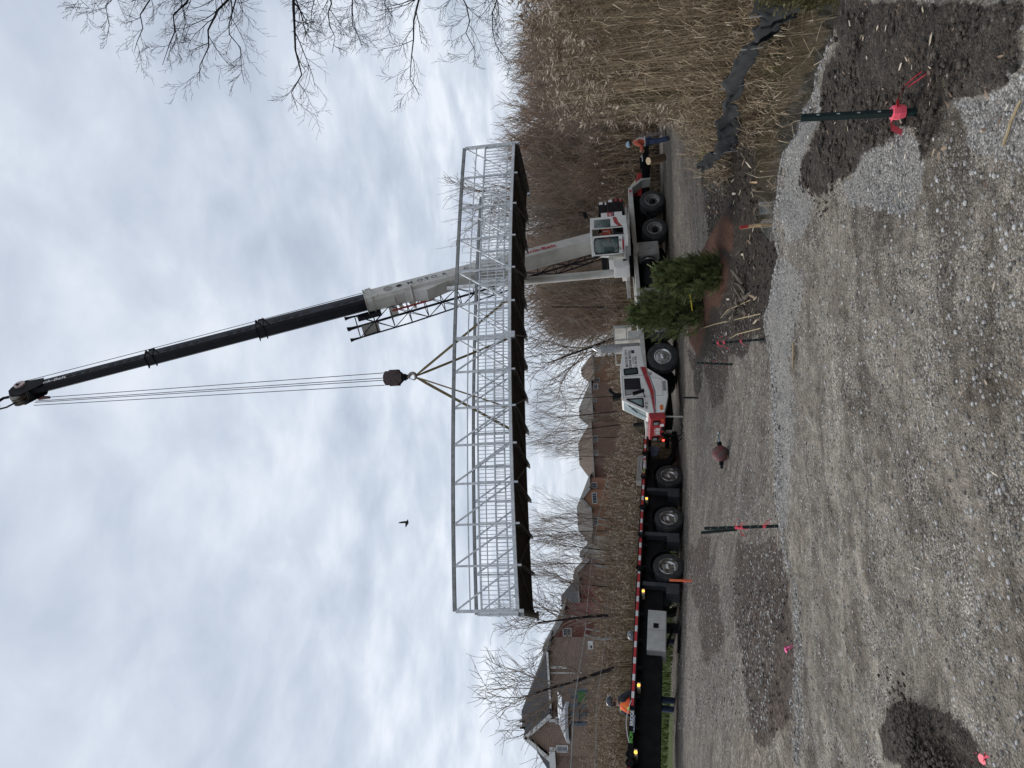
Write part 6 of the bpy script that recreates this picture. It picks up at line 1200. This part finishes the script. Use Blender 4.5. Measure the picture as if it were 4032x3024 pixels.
# ---- loose stones, leaves and clods
def icos():
    t=(1+5**.5)/2;v=np.array([(-1,t,0),(1,t,0),(-1,-t,0),(1,-t,0),(0,-1,t),(0,1,t),(0,-1,-t),(0,1,-t),(t,0,-1),(t,0,1),(-t,0,-1),(-t,0,1)])/1.9
    return v,[(0,11,5),(0,5,1),(0,1,7),(0,7,10),(0,10,11),(1,5,9),(5,11,4),(11,10,2),(10,7,6),(7,1,8),(3,9,4),(3,4,2),(3,2,6),(3,6,8),(3,8,9),(4,9,5),(2,4,11),(6,2,10),(8,6,7),(9,8,1)]
IV,IF=icos()
def stones(name,label,xy,smin,smax,seed,m,flat=.6,dz=.0,cat='stones',power=3.):
    g=np.random.default_rng(seed);n=len(xy);z=Hd(xy[:,0],xy[:,1]);s=smin+(smax-smin)*g.random(n)**power;A=rotz(g.uniform(0,6.28,n))@rotx(g.uniform(-.5,.5,n))*s[:,None,None];A[:,:,0]*=g.uniform(.7,1.4,n)[:,None];A[:,2,:]*=flat
    mb=MB().inst(IV+np.random.default_rng(seed).normal(0,.06,IV.shape),IF,A,np.concatenate([xy,(z+s*.12+dz)[:,None]],1),g.random(n));return tag(mb.ob(name,m),label,cat,None,'stuff')
STN=mat('loose stones',(.3,.28,.26),.9,tint=[(.09,.08,.07),(.20,.185,.165),(.32,.30,.28),(.50,.49,.47)]); CLD=mat('dirt clods',(.06,.045,.033),.95,tint=[(.015,.011,.008),(.045,.034,.025),(.085,.067,.05)])
g=np.random.default_rng(77); n=20000; rad=1.6+7.*g.random(n)**1.5; an=R(-33)+R(66)*g.random(n); xy=np.stack([rad*np.sin(an),rad*np.cos(an)],1); yc=np.interp(xy[:,0],CRX,CRY); xy=xy[xy[:,1]<yc+.1]
mudp=[zpoly(p) for p in ZONES['mud'][:2]]; inm=np.zeros(len(xy),bool)
for p in mudp: inm|=inpoly(xy[:,0],xy[:,1],p)
keep=(~inm)|(g.random(len(xy))<.12); stones('gravel_stones','loose pale stones scattered over the near gravel',xy[keep],.003,.014,1,STN,power=2.2)
k=4000; t=g.random(k); cx_=CRX[0]+(CRX[-1]-CRX[0])*t; cy_=np.interp(cx_,CRX,CRY)+g.normal(.0,.12,k); stones('crest_stones','pale crushed stones heaped along the gravel crest',np.stack([cx_,cy_],1),.006,.019,2,STN,.8,.0)
cl=[]
mudp=mudp[:2]+[zpoly(ZONES['brown'][0])]
for p,c_ in zip(mudp,(2600,1500,500)): cl.append(scatter(p,c_,c_))
cl[1]=cl[1][:1]
stones('dirt_clods','crumbly dark soil clods on the gravel',np.concatenate(cl),.004,.022,3,CLD,.6,.016,'soil',3.)
rgt=scatter([(1.3,9.5),(0.6,15),(3,19),(6,17),(4.2,12.8),(2.2,12.9),(1.2,10.8)],2600,61); stones('mud_clods','muddy clods on the far bank of the ditch',rgt,.010,.05,4,CLD,.7,.0,'soil',2.2)
dp=G(3690,2990); ds=np.random.default_rng(4).normal(0,1,(2200,2))*[.13,.24]+dp[:2]; dzh=.10*np.exp(-((ds-dp[:2])**2).sum(1)/.10)+.034; stones('dirt_heap','dark heaped soil in the near left corner',ds,.003,.015,6,CLD,.7,dzh,'soil',2.)
STND=mat('dusty lot stones',(.3,.28,.26),.9,tint=[(.06,.052,.046),(.16,.145,.13),(.27,.25,.23),(.50,.48,.46)])
g=np.random.default_rng(99); n=34000; yy=8.5+18*g.random(n)**1.3; xx=g.uniform(-.50,.36,n)*yy; k=(yy>np.interp(xx,CRX,CRY)+.4)&(Hs(xx,yy)>-1.0); stones('lot_stones','loose stones strewn over the gravel lot beyond the crest',np.stack([xx[k],yy[k]],1),.007,.024,11,STND,.5,-.002,power=2.)
# willow leaves
LEAF=mat('fallen pale leaves',(.5,.42,.3),.8,tint=[(.10,.06,.04),(.28,.19,.12),(.48,.39,.28),(.62,.55,.45)])
def leaves(name,label,uv,size,seed,cat='leaves'):
    g=np.random.default_rng(seed);T=np.array([G(u,v,.034) for u,v in uv]);n=len(T);A=rotz(g.uniform(0,6.28,n))@rotx(g.normal(0,.25,n))*(size*g.uniform(.3,1.6,n))[:,None,None]
    lv=[(0,0,0),(.14,.3,.06),(.11,.7,.04),(0,1,.10),(-.11,.7,.05),(-.14,.3,.05)];mb=MB().inst(lv,[(0,1,2,3,4,5)],A,T,g.random(n));return tag(mb.ob(name,LEAF),label,cat,None,'stuff')
g=np.random.default_rng(8)
leaves('leaf_litter','slender pale fallen leaves scattered over the dark soil at right',[(u,v) for u,v in zip(g.uniform(3220,4000,75),g.uniform(5,620,75))],.042,1)
leaves('leaf_litter','pale fallen leaves and stalks over the mud beyond the crest',[(u,v) for u,v in zip(g.uniform(2790,3000,130),g.uniform(620,1400,130))],.14,2)
leaves('leaf_litter','few dry leaves dotted over the near gravel',[(u,v) for u,v in zip(g.uniform(3120,4010,70),g.uniform(650,3000,70))],.035,3)
# fallen long reed stalks on the mud
for i,(a,b) in enumerate((((2766,1297),(3000,1235)),((2905,1330),(3000,1292)),((2865,1250),(2960,1180)),((2700,420),(2860,300)),((2700,360),(2790,330)),((2800,330),(3060,420)))):
    pa,pb=G(*a),G(*b); pm=(pa+pb)/2+[0,0,.12]; o=simple('reed_stalk',MB().tube([pa+[0,0,.15 if i<4 else .6],pm+[0,0,.1],pb+[0,0,.02]],[.006,.009,.010],5),REEDM,['long pale reed stalk leaning on the mud beside the crest stake','short pale stalk nearest the crest stake','dry stalk on the dark root clump','long bent stalk crossing the crumpled silt fabric','thin stalk above the crumpled silt fabric','reed stalk fallen across the ditch edge'][i],'reed stalk',True)
# root clump
rc=G(2925,1190); mbr=MB(); rg=random.Random(3)
for k in range(26):
    a=rg.uniform(0,6.28); p=np.array([math.cos(a)*rg.uniform(0,.5),math.sin(a)*rg.uniform(0,.4),0]); pts=[p]; d=np.array([rg.gauss(0,.5),rg.gauss(0,.5),.5])
    for j in range(5): d+=np.array([rg.gauss(0,.4),rg.gauss(0,.4),rg.gauss(-.12,.3)]); d/=np.linalg.norm(d); pts.append(pts[-1]+d*.10)
    mbr.tube(pts,[.04,.045,.035,.03,.02,.01],6)
rt0=mbr.ob('root_clump',mat('root bark',(.11,.085,.065),.9,0,(.20,.165,.13),14,bump=.5),None,True); rt0.location=rc; tag(rt0,'gnarled brown root clump lying on the mud beyond the crest','root')
